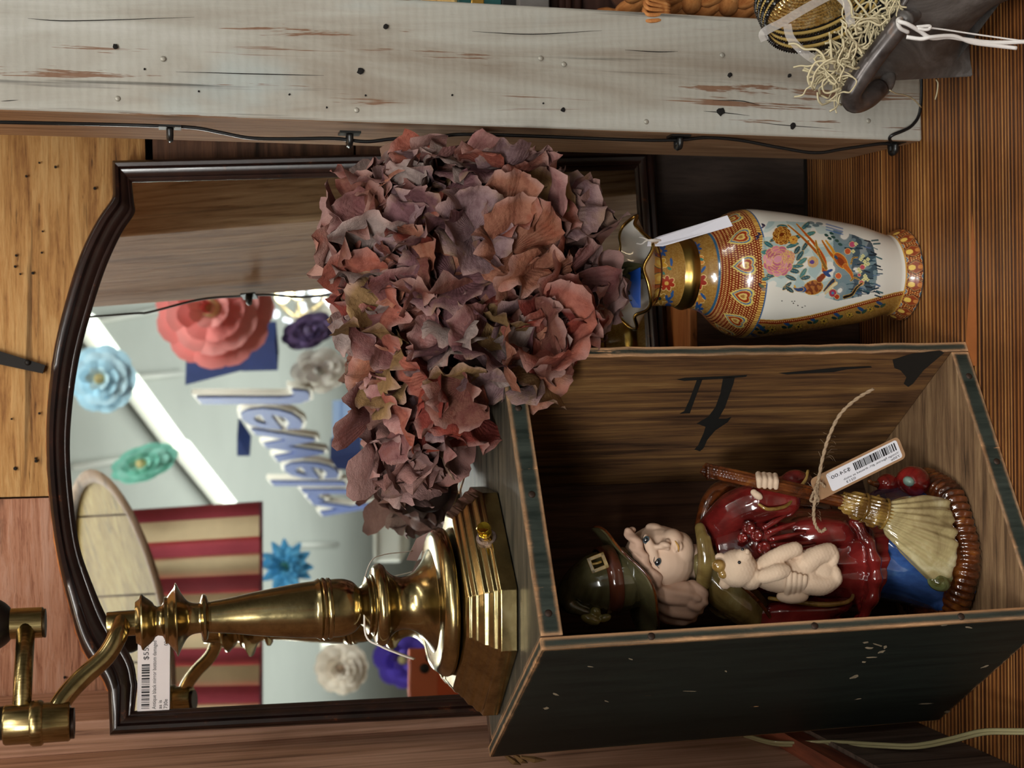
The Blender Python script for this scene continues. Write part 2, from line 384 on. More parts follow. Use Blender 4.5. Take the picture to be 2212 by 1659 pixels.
# front face corners from the photo, at y .865
fl0, fr0 = PZ(1996, 305, .0), PZ(2020, 55, .0)
A0 = Vector((fl0.x, .864, .0005)); A1 = Vector((fl0.x + .0035, .864, zt2))
B0 = Vector((fl0.x + .0775, .866, .0005)); B1 = Vector((fl0.x + .081, .866, zt2))
dB = Vector((.0055, .118, 0))
mb = MB(); q = [A0, B0, B0 + dB, A0 + dB, A1, B1, B1 + dB, A1 + dB]; mb.hexa(q); mb.mi = [0] * 6
mb.mi[5] = 1; mb.mi[4] = 1
o = mb.build('beam', [mPost, mPostSide], post, False); bevel(o, .0022, 3)
def on_post(ix, iy, off=.0):
    return P(ix, iy, .864 - off)
for ix, iy, r in [(249, 100, 5), (834, 56, 5), (779, 154, 7), (1577, 162, 5), (1557, 241, 9), (1713, 272, 7), (1216, 237, 5), (1706, 163, 4), (312, 149, 2), (429, 197, 2), (625, 204, 2), (790, 206, 2), (706, 232, 2), (1174, 223, 2), (977, 205, 2)]:
    s = r / F * .86; mb = MB(); rr = random.Random(ix)
    ph = [rr.uniform(.75, 1.2) for _ in range(10)]
    mb.lathe([(s * .3, -.0003), (s * 1.1, 0), (s, .002)], 10, on_post(ix, iy, .0004), Matrix.Rotation(PI / 2, 3, 'X'), lambda r_, z_, a, i: (r_ * ph[int(a / (2 * PI) * 10 + .1) % 10], -z_))
    mb.build('nail_hole', mHole, post, False)
mNail = plain('painted_nail', '#a8a397', .45, .2, var=.3, vs=400)
for ix, iy in [(254, 213), (770, 238), (1560, 119), (1396, 263), (1876, 261), (352, 127), (1168, 126), (1218, 139)]:
    mb = MB(); mb.ell(on_post(ix, iy, 0), (.0017, .0009, .0017), nu=12, nv=8); mb.build('nail_head', mNail, post)
# cracks: thin recessed slivers
for pts in [[(1350, 108), (1420, 112), (1465, 111)], [(1640, 265), (1700, 271), (1800, 278)], [(1520, 240), (1560, 243), (1620, 250)], [(60, 40), (160, 45), (420, 37)], [(40, 216), (0, 219)], [(380, 155), (560, 160), (700, 163)], [(1020, 68), (1150, 74), (1300, 66)], [(1540, 217), (1600, 218), (1640, 227)]]:
    mb = MB(); sp = spline([on_post(x, y, -.0002) for x, y in pts], 5); n = len(sp)
    mb.tube(sp, [.00005 + .00022 * math.sin(PI * i / (n - 1)) for i in range(n)], 6); mb.build('crack', mHole, post, False)
# cable and clips along the post's side
mCab = plain('black_cable', '#0e0e0f', .4)
def side(ix, iy, off=.002):           # ray meets the post's left face
    n = (A1 - A0).cross(dB).normalized(); n = -n if n.x > 0 else n
    r = ray(ix, iy); t = ((A0 + n * off - CW).dot(n)) / r.dot(n); return CW + r * t
cab = thing('power_cable', A0 + Vector((-.003, .02, .05)), 'thin black cable clipped along the left side of the grey post', 'cable')
pts = [(-900, 240), (-400, 252), (-60, 262), (0, 264), (200, 268), (340, 272), (420, 276), (480, 287), (540, 298), (620, 300), (720, 299), (790, 306), (850, 300), (930, 298), (1000, 290), (1150, 294), (1280, 299), (1400, 303), (1470, 302), (1530, 297), (1600, 303), (1680, 318), (1760, 330), (1820, 322), (1900, 311), (1930, 312)]
def hug(ix, iy):
    # lift the cable off the edge when it runs in front of the face plane
    return P(ix, iy, .874 if iy > 266 else .862)
sp = spline([hug(*q) for q in pts], 6)
b = sp[-1]
tail = spline([b, Vector((A0.x + .002, .861, .026)), Vector((A0.x + .010, .8605, .010)), Vector((A0.x + .025, .8605, .0035)), Vector((B0.x - .01, .8607, .003))], 8)
mb = MB(); mb.tube(sp + tail[1:], .0011, 8); mb.build('wire', mCab, cab)
mClip = plain('black_clip', '#141414', .35)
for k, (ix, iy) in enumerate([(367, 284), (755, 297), (1466, 304), (1930, 317)]):
    p = P(ix, iy - 9, .874)
    c = thing('cable_clip', p, ['topmost black cable clip on the post side', 'black cable clip just above the dried flowers', 'black cable clip beside the vase neck height', 'lowest black cable clip near the shelf'][k], 'clip', 'black clips holding the cable')
    mb = MB(); mb.box(p, (.0014, .011, .013)); mb.build('pad', mClip, c, False)
    mb = MB(); mb.tube(spline([p + Vector((-.001, -.003, 0)), p + Vector((-.006, -.002, 0)), p + Vector((-.0065, .003, 0)), p + Vector((-.001, .004, 0))], 4), .0022, 6); mb.build('hook', mClip, c)
# lamp cord running down the left wall
cord = thing('lamp_cord', (-.215, .82, .05), 'clear gold plastic lamp cord hanging beside the dark crate', 'cord')
def cw(ix, iy, Y): return P(ix, iy, Y)
mCord = plain('clear_cord', '#8d8562', .25, coat=.5)
mCord.set('Transmission Weight', .15)
sp = spline([cw(1600, 1585, .93), cw(1655, 1602, .90), cw(1700, 1607, .88), cw(1800, 1605, .85), cw(1900, 1610, .82), cw(1975, 1612, .80), cw(2050, 1599, .775), cw(2120, 1582, .752), cw(2180, 1580, .735), cw(2300, 1582, .705)], 8)
for s_ in (-1, 1):
    mb = MB(); mb.tube([p + Vector((.0009 * s_, 0, .0009 * s_)) for p in sp], .0012, 8); mb.build('cord_strand', mCord, cord)
# ------------------------------------------------------------------ mirror
ux = (M(245, 352) - M(240, 1588)).normalized()      # along the top edge, to the viewer's right
uz = (M(240, 1588) - M(1060, 1550)).normalized(); uz = (uz - ux * uz.dot(ux)).normalized()
un_ = NW * -1.0                                       # towards the viewer
TLm = M(240, 1588); Wm = (M(245, 352) - TLm).length; 
def ml(p):                                             # world -> mirror 2D (metres from top-left, right & down)
    q = p - TLm; return (q.dot(ux), -q.dot(uz))
Hm = ml(M(1412, 340))[1]
outer_px = [(240, 1588), (236, 1492), (222, 1462), (180, 1400), (150, 1300), (125, 1190), (108, 1060), (103, 945), (108, 850), (122, 745), (148, 640), (178, 548), (212, 480), (240, 440), (246, 425), (245, 352)]
inner_px = [(290, 1540), (297, 1478), (284, 1420), (232, 1335), (200, 1262), (172, 1180), (158, 1080), (151, 970), (157, 870), (172, 770), (198, 672), (228, 580), (262, 505), (290, 462), (290, 440), (285, 388)]
mr = thing('mirror', TLm + ux * Wm / 2 - uz * Hm, 'arched mirror in a dark wooden moulded frame leaning behind lamp and flowers', 'mirror')
def ring(px_out, px_in):
    o2 = [ml(M(*q)) for q in px_out]; i2 = [ml(M(*q)) for q in px_in]
    fw_ = ml(M(300, 388))[0]; fwid = .0155
    o2 += [(Wm, Hm), (0, Hm)]; i2 += [(Wm - fwid, Hm - fwid), (fwid, Hm - fwid)]
    i2[0] = (fwid, i2[0][1]); i2[15] = (Wm - fwid, i2[15][1])
    return o2, i2
o2, i2 = ring(outer_px, inner_px)
def w3(q, h): return TLm + ux * q[0] - uz * q[1] + un_ * h
# moulding profile: t across (0 outer .. 1 inner), h height above glass
prof = [(0, -.006), (0, .004), (.06, .0075), (.22, .0095), (.38, .0088), (.44, .0065), (.50, .0078), (.66, .0070), (.80, .0035), (.86, .0038), (.93, .0030), (1., .0002)]
mFrame = Mat('mirror_frame_wood', '#1c100d', .28, spec=.55, coat=.35)
_v = mFrame.coord(); _n = mFrame.noise(_v, 45, 5, .7)
_e = mFrame.math('MULTIPLY', mFrame.ramp(mFrame.noise(_v, 90, 6, .75), [(.62, 0.), (.70, 1.)]), .8)
mFrame.col(mFrame.mix(_e, mFrame.ramp(_n, [(.3, '#120a09'), (.7, '#2a1712')]), '#6a3a22')); mFrame.bump(_n, .12, .001)
def subdiv(a, b, n): return [(a[0] + (b[0] - a[0]) * k / n, a[1] + (b[1] - a[1]) * k / n) for k in range(n)]
def smooth2(P2, n=5): return [(p.x, p.y) for p in spline([Vector((q[0], q[1], 0)) for q in P2], n)]
ao = smooth2(o2[1:15]); ai = smooth2(i2[1:15])
def rail(name, po, pi):
    mb = MB(); n = len(po); vs = []
    for k in range(n):
        for t, h in prof:
            q = (po[k][0] * (1 - t) + pi[k][0] * t, po[k][1] * (1 - t) + pi[k][1] * t); vs.append(w3(q, h))
    m_ = len(prof); fs = [(a * m_ + b, a * m_ + b + 1, (a + 1) * m_ + b + 1, (a + 1) * m_ + b) for a in range(n - 1) for b in range(m_ - 1)]
    fs += [(a * m_ + m_ - 1, a * m_, (a + 1) * m_, (a + 1) * m_ + m_ - 1) for a in range(n - 1)]
    fs += [tuple(range(m_)), tuple((n - 1) * m_ + b for b in range(m_))[::-1]]
    mb.add(vs, fs); return mb.build(name, mFrame, mr, True, 50)
rail('frame_rail', [o2[0]] + ao + [o2[15]], [i2[0]] + ai + [i2[15]])['label'] = 'arched top rail'
rail('frame_rail', [o2[15], o2[16]], [i2[15], i2[16]])
rail('frame_rail', [o2[16], o2[17]], [i2[16], i2[17]])
rail('frame_rail', [o2[17], o2[0]], [i2[17], i2[0]])
mGlass = Mat('mirror_glass', '#e9efec', .012, 1.0)
mb = MB(); g = [i2[0]] + ai + [i2[15], i2[16], i2[17]]
cx = sum(q[0] for q in g) / len(g); cy = sum(q[1] for q in g) / len(g)
vs = [w3((cx + (q[0] - cx) * 1.01, cy + (q[1] - cy) * 1.01), 0) for q in g]; n = len(vs)
bk = [v - un_ * .004 for v in vs]
mb.add(vs + bk, [tuple(range(n))] + [tuple(range(n, 2 * n))[::-1]] + [(i, (i + 1) % n, n + (i + 1) % n, n + i) for i in range(n)])
o = mb.build('mirror_glass', mGlass, mr, False); recalc(o)
# raw wood edge at the back of the frame (worn)
mRaw = wood('raw_edge', ['#5c3018', '#9c5a2c', '#c48148'], 'X', 60, .3, .8, .9)
mb = MB(); vs = []
for k, q in enumerate(ao):
    nx_, ny_ = q[0] - cx, q[1] - .25; l_ = math.hypot(nx_, ny_); wv = .0012 + .0012 * abs(math.sin(k * 1.7)) * (1 if k < 22 else .5)
    vs += [w3((q[0] + nx_ / l_ * wv, q[1] + ny_ / l_ * wv), -.0015), w3((q[0] + nx_ / l_ * wv * .8, q[1] + ny_ / l_ * wv), -.009), w3(q, -.009), w3(q, -.0012)]
n = len(ao); fs = []
for a in range(n - 1):
    for b in range(4): fs.append((a * 4 + b, a * 4 + (b + 1) % 4, (a + 1) * 4 + (b + 1) % 4, (a + 1) * 4 + b))
mb.add(vs, fs); recalc(mb.build('backing_edge', mRaw, mr, False))
# ------------------------------------------------------------------ writing
def text(body, name, mat, parent, size=1., bold=False, extrude=0., offset=0., shear=0.):
    c = bpy.data.curves.new(name, 'FONT'); c.body = body; c.size = size; c.extrude = extrude; c.offset = offset; c.shear = shear; c.resolution_u = 3
    o = bpy.data.objects.new(name, c); me = solid_text(c, o); bpy.data.objects.remove(o); bpy.data.curves.remove(c)
    me.name = name; me.materials.clear(); me.materials.append(getattr(mat, 'm', mat))
    o = bpy.data.objects.new(name, me); COL.objects.link(o)
    if parent: o.parent = parent; o.matrix_parent_inverse = Matrix.Translation(-parent.location)
    return o
def lay(o, O, X, Y, Z, x0=0, y0=0, sx=1., sy=1.):     # move a flat mesh onto a card: O origin, X Y unit axes
    for v in o.data.vertices:
        v.co = O + X * (x0 + v.co.x * sx) + Y * (y0 + v.co.y * sy) + Z * v.co.z
    o.data.update(); return o
def width(o): xs = [v.co.x for v in o.data.vertices]; return max(xs)
mInk = plain('black_ink', '#18181c', .6)
def line_of(body, parent, O, X, Y, Z, x0, y0, h, w, mat=None, name='lettering', off=.0):
    """one line of writing, cap height h, total width w"""
    o = text(body, name, mat or mInk, parent, 1., offset=off); s = w / width(o); return lay(o, O + Z * .0002, X, Y, Z, x0, y0, s, h / .69)
def barcode(parent, O, X, Y, Z, x0, y0, w, h, seed=3):
    rnd = random.Random(seed); x = 0; mb = MB(); mods = []
    while x < 1: a = rnd.choice([1, 1, 2, 3]); b = rnd.choice([1, 1, 2]); mods.append((x, a / 75)); x += (a + b) / 75
    for a, b in mods:
        if a + b > 1: continue
        q = [(x0 + a * w, y0), (x0 + (a + b) * w, y0), (x0 + (a + b) * w, y0 + h), (x0 + a * w, y0 + h)]
        mb.add([O + X * u + Y * v + Z * .0002 for u, v in q] + [O + X * u + Y * v + Z * .00015 for u, v in q], [(0, 1, 2, 3)])
    return mb.build('barcode', mInk, parent, False)
def card(name, parent, O, X, Y, Z, w, h, mat, th=.0004, r=.0, z=0.):     # rounded card
    mb = MB(); c = []
    for cx_, cy_, a0 in ((w - r, h - r, 0), (r, h - r, 90), (r, r, 180), (w - r, r, 270)):
        for k in range(5): a = R(a0 + 90 * k / 4); c.append((cx_ + r * math.cos(a), cy_ + r * math.sin(a)))
    n = len(c); vs = [O + X * u + Y * v + Z * z for u, v in c] + [O + X * u + Y * v + Z * (z - th) for u, v in c]
    mb.add(vs, [tuple(range(n)), tuple(range(n, 2 * n))[::-1]] + [(i, n + i, n + (i + 1) % n, (i + 1) % n) for i in range(n)])
    return mb.build(name, mat, parent, False)
mSticker = plain('white_sticker', '#e8e2e4', .35)
# price sticker stuck on the mirror, lower-left reads bottom to top of the picture's left
S0 = M(296, 1540, .0012); S1 = M(366, 1537, .0012); S2 = M(298, 1372, .0012)
sx_ = (S2 - S0); sw = sx_.length; sX = sx_.normalized(); sY = -(S1 - S0); sh = sY.length; sY = (sY - sX * sY.dot(sX)).normalized()
sO = S0 - sY * sh
tagm = thing('price_sticker', S0, 'white price sticker on the left of the mirror glass', 'sticker')
card('paper', tagm, sO, sX, sY, un_, sw, sh, mSticker, .0003, .0022)
barcode(tagm, sO, sX, sY, un_, sw * .05, sh * .62, sw * .57, sh * .25, 3)
line_of('$55.00', tagm, sO, sX, sY, un_, sw * .67, sh * .66, sh * .16, sw * .30)
line_of('Antique black mirror bottom damaged', tagm, sO, sX, sY, un_, sw * .04, sh * .42, sh * .12, sw * .88)
line_of('as is', tagm, sO, sX, sY, un_, sw * .04, sh * .24, sh * .11, sw * .11)
line_of('730e', tagm, sO, sX, sY, un_, sw * .04, sh * .06, sh * .12, sw * .12)
line_of('0213', tagm, sO, sX, sY, un_, sw * .85, sh * .06, sh * .12, sw * .12)
# ------------------------------------------------------------------ the shop behind the camera (seen in the mirror)
CZ = CEIL
mCeil = plain('ceiling_paint', '#c3c6c0', .9, var=.12, vs=1.5)
mb = MB(); mb.box((.5, -3.2, CZ + .05), (13, 13, .1)); struct('ceiling', mb, mCeil, 'pale grey painted shop ceiling')
mb = MB(); mb.box((.5, -3.2, -1.05), (13, 13, .1)); o = struct('floor', mb, plain('shop_floor', '#8b8073', .6, var=.2, vs=2), 'shop floor'); 
bpy.data.objects['floor.001'].name = 'floor_shop'
mb = MB(); mb.box((.5, -9.7, .55), (13, .1, 3.2)); struct('wall_far', mb, plain('far_wall', '#b9b4aa', .9, var=.2, vs=1.2), 'far shop wall')
mb = MB(); mb.box((-6, -3.2, .55), (.1, 13, 3.2)); struct('wall_shop_left', mb, plain('shop_wall', '#a89c8c', .9, var=.3, vs=1.5))
mb = MB(); mb.box((7, -3.2, .55), (.1, 13, 3.2)); struct('wall_right', mb, plain('shop_wall2', '#b0a698', .9, var=.3, vs=1.5))
mb = MB(); mb.box((.5, 3.25, .55), (13, .1, 3.2)); struct('wall_near', mb, plain('near_wall', '#a59a8a', .9, var=.2, vs=1.5), 'shop wall behind the shelves')
for k, (a, b) in enumerate([((205, 694), (420, 655)), ((290, 815), (395, 806)), ((160, 1008), (330, 985)), ((640, 1177), (730, 1176))]):
    p, q = Vz(*a, CZ - .012), Vz(*b, CZ - .012); mb = MB(); mb.tube([p, q], .012, 8)
    o = mb.build('ceiling_conduit', plain('conduit', '#dcdcd6', .5), None); tag(o, ['white ceiling conduit beside the coral paper flower', 'white ceiling conduit beyond the pale blue flower', 'white ceiling conduit behind the teal flower', 'white ceiling conduit below the flag'][k], 'conduit')
def emit(name, c, s):
    m = Mat(name, c); m.set('Emission Color', srgb(c)); m.set('Emission Strength', s); return m
mTube = emit('tube_glow', '#fbfff2', 2.6)
mFix = plain('fixture_white', '#b9b6ae', .5)
def fixture(a, b, lab, wid=.05, zc=CZ - .06):
    p, q = Vz(*a, zc), Vz(*b, zc)
    t = thing('fluorescent_fixture', (p + q) / 2, lab, 'ceiling light', 'fluorescent tubes on the shop ceiling')
    d = (q - p).normalized(); s = Vector((-d.y, d.x, 0))
    mb = MB(); mb.tube([p, q], wid * .5, 10); mb.build('tube', mTube, t)
    mb = MB(); mb.hexa([p - s * wid * 1.3 + Vector((0, 0, .03)), q - s * wid * 1.3 + Vector((0, 0, .03)), q + s * wid * 1.3 + Vector((0, 0, .03)), p + s * wid * 1.3 + Vector((0, 0, .03))] + [x + Vector((0, 0, .025)) for x in (p - s * wid * 1.3, q - s * wid * 1.3, q + s * wid * 1.3, p + s * wid * 1.3)])
    mb.build('housing', mFix, t, False)
fixture((192, 690), (392, 962), 'long white fluorescent tube running past the pale blue flower')
fixture((399, 962), (500, 1090), 'white fluorescent tube ending at the striped flag')
fixture((835, 1040), (872, 1112), 'short bright fluorescent tube just left of the dried flowers', .05, CZ - .5)
fixture((683, 672), (700, 708), 'small bright tube beside the coral flower', .05, CZ - .5)
fixture((705, 1375), (745, 1402), 'small bright tube behind the lamp column', .05, CZ - .5)
# ---- layered paper flowers
def vframe(ix, iy, t):
    """local frame at the real place of a reflected pixel: x, y photo axes, z away from the viewer"""
    O = V(ix, iy, t); s = t / F
    X = V(ix + 100, iy, t) - O; Y = V(ix, iy + 100, t) - O; X.normalize(); Y.normalize(); Z = X.cross(Y)
    vd = (CW + ray(ix, iy) * (t * .9)); vd = reflect(vd) - O
    if Z.dot(vd) < 0: Z = -Z
    return O, X, Y, Z, s           # Z towards the mirror
def paper_flower(ix, iy, t, rp, c1, c2, lab, petals=9, layers=4, sq=1., rot=0., centre='#d9c98c', pointed=0):
    O, X, Y, Z, s = vframe(ix, iy, t); r0 = rp * s
    th = thing('paper_flower', O, lab, 'paper flower', 'big paper flowers hung from the shop ceiling')
    mm = [plain('paper', c1, .8), plain('paper_inner', c2, .8)]
    for L in range(layers):
        rl = r0 * (1 - .22 * L); n = max(5, petals - L)
        for k in range(n):
            a = 2 * PI * k / n + L * .35 + random.uniform(-.1, .1); wd = rl * (1.35 if not pointed else .9) * PI / n * .9
            ca, sa = math.cos(a), math.sin(a)
            ap = random.uniform(.9, 1.1)
            def f(u, v):
                q = 2 * PI * u; pr = rl * (.42 if not pointed else .45) * v; cr_ = rl * .6
                hw = min(1.25 * wd, rl * .46) * ap; k_ = pr / (rl * .42)
                rr = cr_ + pr * math.cos(q); w_ = hw * k_ * math.sin(q) * (1 if not pointed else max(.15, (1 - .55 * math.cos(q))) * .75)
                t_ = rr / rl
                z = L * r0 * .09 + r0 * .30 * t_ * t_ * (.2 + .3 * L) - (w_ / max(1e-6, hw)) ** 2 * r0 * .05 + (k % 2) * r0 * .02
                lx, ly = (rr * ca - w_ * sa) * sq, rr * sa + w_ * ca
                cx_, cy_ = lx * math.cos(rot) - ly * math.sin(rot), lx * math.sin(rot) + ly * math.cos(rot)
                return O + X * cx_ + Y * cy_ + Z * z
            mb = MB(); mb.grid(f, 14, 4); mb.build('petal', mm[L % 2 if L else 0], th)
    mb = MB(); mb.ell(O + Z * r0 * .35, r0 * .16); mb.build('flower_centre', plain('centre', centre, .8, var=.5, vs=60), th)
    return th
paper_flower(465, 668, 3.0, 128, '#f0938f', '#f7a9a5', 'large coral pink paper flower with a yellow centre', 11, 5)
paper_flower(222, 818, 3.4, 74, '#b4dcef', '#c4e4f2', 'pale blue paper flower near the long tube light', 9, 4)
paper_flower(312, 1000, 3.8, 76, '#84cdbb', '#9cdacb', 'teal green paper flower above the round board', 9, 4, sq=.5, rot=R(70))
paper_flower(668, 715, 3.4, 62, '#4e3f66', '#6d5a86', 'dark purple paper flower right of the coral one', 8, 4, sq=.6, rot=R(70), centre='#8477a0')
paper_flower(690, 800, 3.5, 62, '#f0ede4', '#f4f1e9', 'white paper flower above the blue sign', 7, 3, sq=.8, rot=R(80), centre='#c9c6bd')
paper_flower(618, 1222, 3.6, 58, '#3f93c4', '#58a7d2', 'bright blue paper flower beside the striped flag', 12, 5, centre='#4f9b88', pointed=1)
paper_flower(738, 1442, 3.6, 58, '#eee4d6', '#f3ebdf', 'cream paper flower near the lower mirror frame', 12, 5, centre='#c0a78e')
paper_flower(872, 1420, 4.0, 66, '#4b35a0', '#5a44b5', 'violet paper flower behind the orange phone', 8, 4)
# ---- hanging blue and white sign
mBlue = plain('sign_blue', '#2a4486', .5, var=.25, vs=30); mWh = plain('sign_white', '#ded9cc', .6); mSide = plain('sign_side', '#c7bfa6', .7)
sO_, sE_ = V(604, 842, 3.0), V(768, 1072, 3.75)
Xs = (sE_ - sO_); Ls = Xs.length; Xs.normalize(); Ys = (V(405, 835, 3.0) - V(622, 835, 3.0)).normalized(); Zs = (Xs.cross(Ys)).normalized()
if Zs.dot(CW - sO_) < 0: Zs = -Zs
sign = thing('hanging_sign', sO_, 'big blue and white lettered sign reading Jewelry', 'sign')
caph = (V(425, 835, 3.0) - V(622, 835, 3.0)).length
def sgn(name, mat, off, ext, dz):
    o = text('Jewelry', name, mat, sign, 1., extrude=ext, offset=off)
    xs = [v.co.x for v in o.data.vertices]; W_ = 2.5
    return lay(o, sO_ + Zs * dz, Xs, Ys, Zs, 0, 0, Ls / W_, caph / .74)
sgn('lettering', mBlue, .014, .002, .009)
sgn('letter_board', mWh, .045, .006, .0)
for a, b, c_, d_ in [((402, 767), (524, 765), (524, 800), (400, 832)), ((522, 742), (594, 736), (600, 800), (522, 802)), ((512, 943), (540, 985), (540, 985), (512, 985)), ((712, 990), (778, 975), (780, 1016), (728, 1014))]:
    qs = [V(*a, 3.35), V(*b, 3.35), V(*c_, 3.35), V(*d_, 3.35)]; qb = [q - Zs * .05 for q in qs]
    mb = MB(); mb.hexa(qs + qb); recalc(mb.build('blue_block', mBlue, sign, False))
# ---- striped flag
fl = thing('striped_flag', V(430, 1300, 2.6), 'faded red and cream striped cloth flag hanging from the ceiling', 'flag')
mR = plain('flag_red', '#b34352', .85, var=.25, vs=12); mC = plain('flag_cream', '#f6ddb2', .85, var=.2, vs=10); mHem = plain('flag_hem', '#6f3846', .85)
ys = [1083, 1113, 1158, 1194, 1240, 1278, 1318, 1356, 1396, 1436, 1480, 1518, 1560, 1600]
for k in range(13):
    def f(u, v, k=k):
        x = 285 + (560 - 285) * u; y = ys[k] + (ys[k + 1] - ys[k]) * v
        y2 = y + (1 - u) * 18 * (1 - k / 13); return V(x, y2, 2.6 + .015 * math.sin(k * 1.3 + v * 2) + .01 * math.sin(u * 5))
    mb = MB(); mb.grid(f, 6, 3); mb.build('stripe', mR if k % 2 == 0 else mC, fl)
mb = MB(); mb.grid(lambda u, v: V(560 + 8 * u, 1083 + v * 517, 2.6 - .004), 2, 20); mb.build('hem', mHem, fl)
# ---- round slatted wooden board
rb = thing('round_board', V(262, 1310, 2.0), 'round board of pale wooden slats with a plain rim', 'board')
mSl = wood('slat_pine', ['#7d5d22', '#a8883c', '#bd9f55', '#cdb470'], 'X', 30, .4, .7, .4, warp=5)
mRim = wood('rim_wood', ['#7d5b42', '#a98463', '#bd9a78'], 'Z', 10, .4, .7, .3)
c0 = Vector((262, 1310)); A_ = Vector((65, 288)); B_ = Vector((92, -5))
def disc(u, v, dt=0): q = c0 + A_ * u + B_ * v; return V(q.x, q.y, 2.0 + u * .02 - v * .25 + dt)
bnds = [-.97, -.68, -.08, .42, .97]
for a, b in zip(bnds[:-1], bnds[1:]):
    mb = MB(); a2 = a + .008; b2 = b - .008
    def f(u, v, dt=0): s = a2 + (b2 - a2) * v; h = math.sqrt(max(0, .95 - s * s)) * .96; return disc(s, -h + 2 * h * u, dt)
    mb.grid(lambda u, v: f(u, v), 4, 8); mb.grid(lambda u, v: f(u, v, .02), 4, 8); mb.build('slat', mSl, rb, False)
mb = MB(); mb.add([disc(math.cos(2 * PI * k / 40) * .93, math.sin(2 * PI * k / 40) * .9, .03) for k in range(40)], [tuple(range(40))]); mb.build('backing', mRim, rb, False)
mb = MB(); n = 48; vs = []
for k in range(n):
    a = 2 * PI * k / n; c_, s_ = math.cos(a), math.sin(a)
    vs += [disc(c_ * .93, s_ * .86), disc(c_ * .93, s_ * .86, -.02), disc(c_ * 1.03, s_ * 1.06, -.02), disc(c_ * 1.03, s_ * 1.06, .03)]
fs = [(k * 4 + b, k * 4 + (b + 1) % 4, ((k + 1) % n) * 4 + (b + 1) % 4, ((k + 1) % n) * 4 + b) for k in range(n) for b in range(4)]
mb.add(vs, fs); recalc(mb.build('rim', mRim, rb, True, None))
# ---- the phone that takes the picture
lens = CW
mOr = plain('orange_phone', '#d9633a', .35, .35); mOr2 = plain('orange_glass', '#e07a50', .3); mLens = plain('lens_black', '#0a0a0d', .1, coat=.5); mRing = plain('lens_ring', '#b4502f', .3, .6)
ph = thing('phone', CW + back * .006, 'orange phone with three camera lenses taking the picture', 'phone')
# phone axes: right, upv ; lens sits near its top corner
W_, H_ = .0725, .15; x0, y0 = -.0135 , .018   # offsets of the body edges from the main lens
cx_ = W_ / 2 - .0135 ; 
def pc(x, y, z): return CW + right * x + upv * y - back * z
def phb(name, x0, x1, y0, y1, z0, z1, mat, bv):
    mb = MB(); mb.hexa([pc(x0, y0, z0), pc(x1, y0, z0), pc(x1, y1, z0), pc(x0, y1, z0), pc(x0, y0, z1), pc(x1, y0, z1), pc(x1, y1, z1), pc(x0, y1, z1)])
    o = recalc(mb.build(name, mat, ph, True, 30)); bevel(o, bv, 4, 40); return o
# in the mirror the lenses sit at photo-left-top of the body; reflection flips right and left
phb('body', -.058, .0145, -.138, .0145, -.0125, -.0055, mOr, .003)
phb('camera_plateau', -.056, .0125, -.026, .0125, -.0055, -.003, mOr2, .001)
for lx, ly in ((0, 0), (0, -.0165), (-.0150, -.0082)):
    mb = MB(); fr = Matrix((right, upv, -back)).transposed()
    prof_ = [(.0070, -.003), (.0070, -.0012), (.0058, -.0006), (.0056, -.0018), (.0002, -.0018)] if (lx, ly) != (0, 0) else [(.0070, -.0045), (.0070, -.0042), (.0058, -.0042), (.0056, -.0044), (.0002, -.0044)]
    mb.lathe(prof_, 24, pc(lx, ly, 0), fr, cap=False); mb.build('camera_lens', mLens, ph)
# ---- stock on far shelves: pale boxes, clothing rack, chandelier
def far_box(a, b, t, dep, c, lab, name='storage_box', cat='box'):
    O = V(a[0], a[1], t); X = V(b[0], a[1], t) - O; Y = V(a[0], b[1], t) - O; Z = X.cross(Y).normalized() * dep
    if Z.dot(CW - O) > 0: Z = -Z
    th = thing(name, O, lab, cat); mb = MB(); mb.hexa([O, O + X, O + X + Y, O + Y, O + Z, O + X + Z, O + X + Y + Z, O + Y + Z]); o = recalc(mb.build('body', plain(name, c, .7, var=.15, vs=3), th, False)); bevel(o, .01)
    mb = MB(); e = .94; mb.hexa([O - Z * .04 - X * .02, O - Z * .04 + X * .10, O - Z * .04 + X * .10 + Y, O - Z * .04 - X * .02 + Y] + [O + Z * 1.02 - X * .02, O + Z * 1.02 + X * .10, O + Z * 1.02 + X * .10 + Y, O + Z * 1.02 - X * .02 + Y]); recalc(mb.build('lid', plain(name + '_lid', c, .5), th, False))
far_box((808, 1122), (868, 1215), 4.2, .3, '#dfe0d6', 'white box glowing beside the brass lamp neck')
far_box((722, 865), (850, 960), 5.5, .4, '#93a9cf', 'pale blue display board right of the sign', 'display_board', 'board')
far_box((640, 640), (700, 690), 6.0, .3, '#b9b2a6', 'grey display shelf under the chandelier', 'display_shelf', 'shelf')
far_box((905, 1180), (1000, 1290), 5.0, .4, '#8e8a84', 'grey display unit behind the lamp base', 'display_unit', 'cabinet')
ch = thing('chandelier', V(640, 640, 4.6), 'sparkling crystal chandelier with warm and white bulbs', 'chandelier')
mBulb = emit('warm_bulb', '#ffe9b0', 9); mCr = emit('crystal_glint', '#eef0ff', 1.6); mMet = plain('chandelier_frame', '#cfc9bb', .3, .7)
for k in range(46):
    x, y = random.uniform(590, 715), random.uniform(600, 700); mb = MB(); mb.ell(V(x, y, 4.6 + random.uniform(-.2, .2)), random.uniform(.006, .015), nu=8, nv=6); mb.build('crystal', mCr if k % 3 else mMet, ch)
for x, y in ((642, 632), (610, 640), (690, 625)):
    mb = MB(); mb.ell(V(x, y, 4.6), .022, nu=10, nv=8); mb.build('bulb', mBulb, ch)
mb = MB()
for k in range(3): mb.tube(spline([V(590 + 60 * k, 590, 4.6), V(600 + 50 * k, 650, 4.65), V(640, 690, 4.6)], 6), .008, 6)
mb.build('frame', mMet, ch)
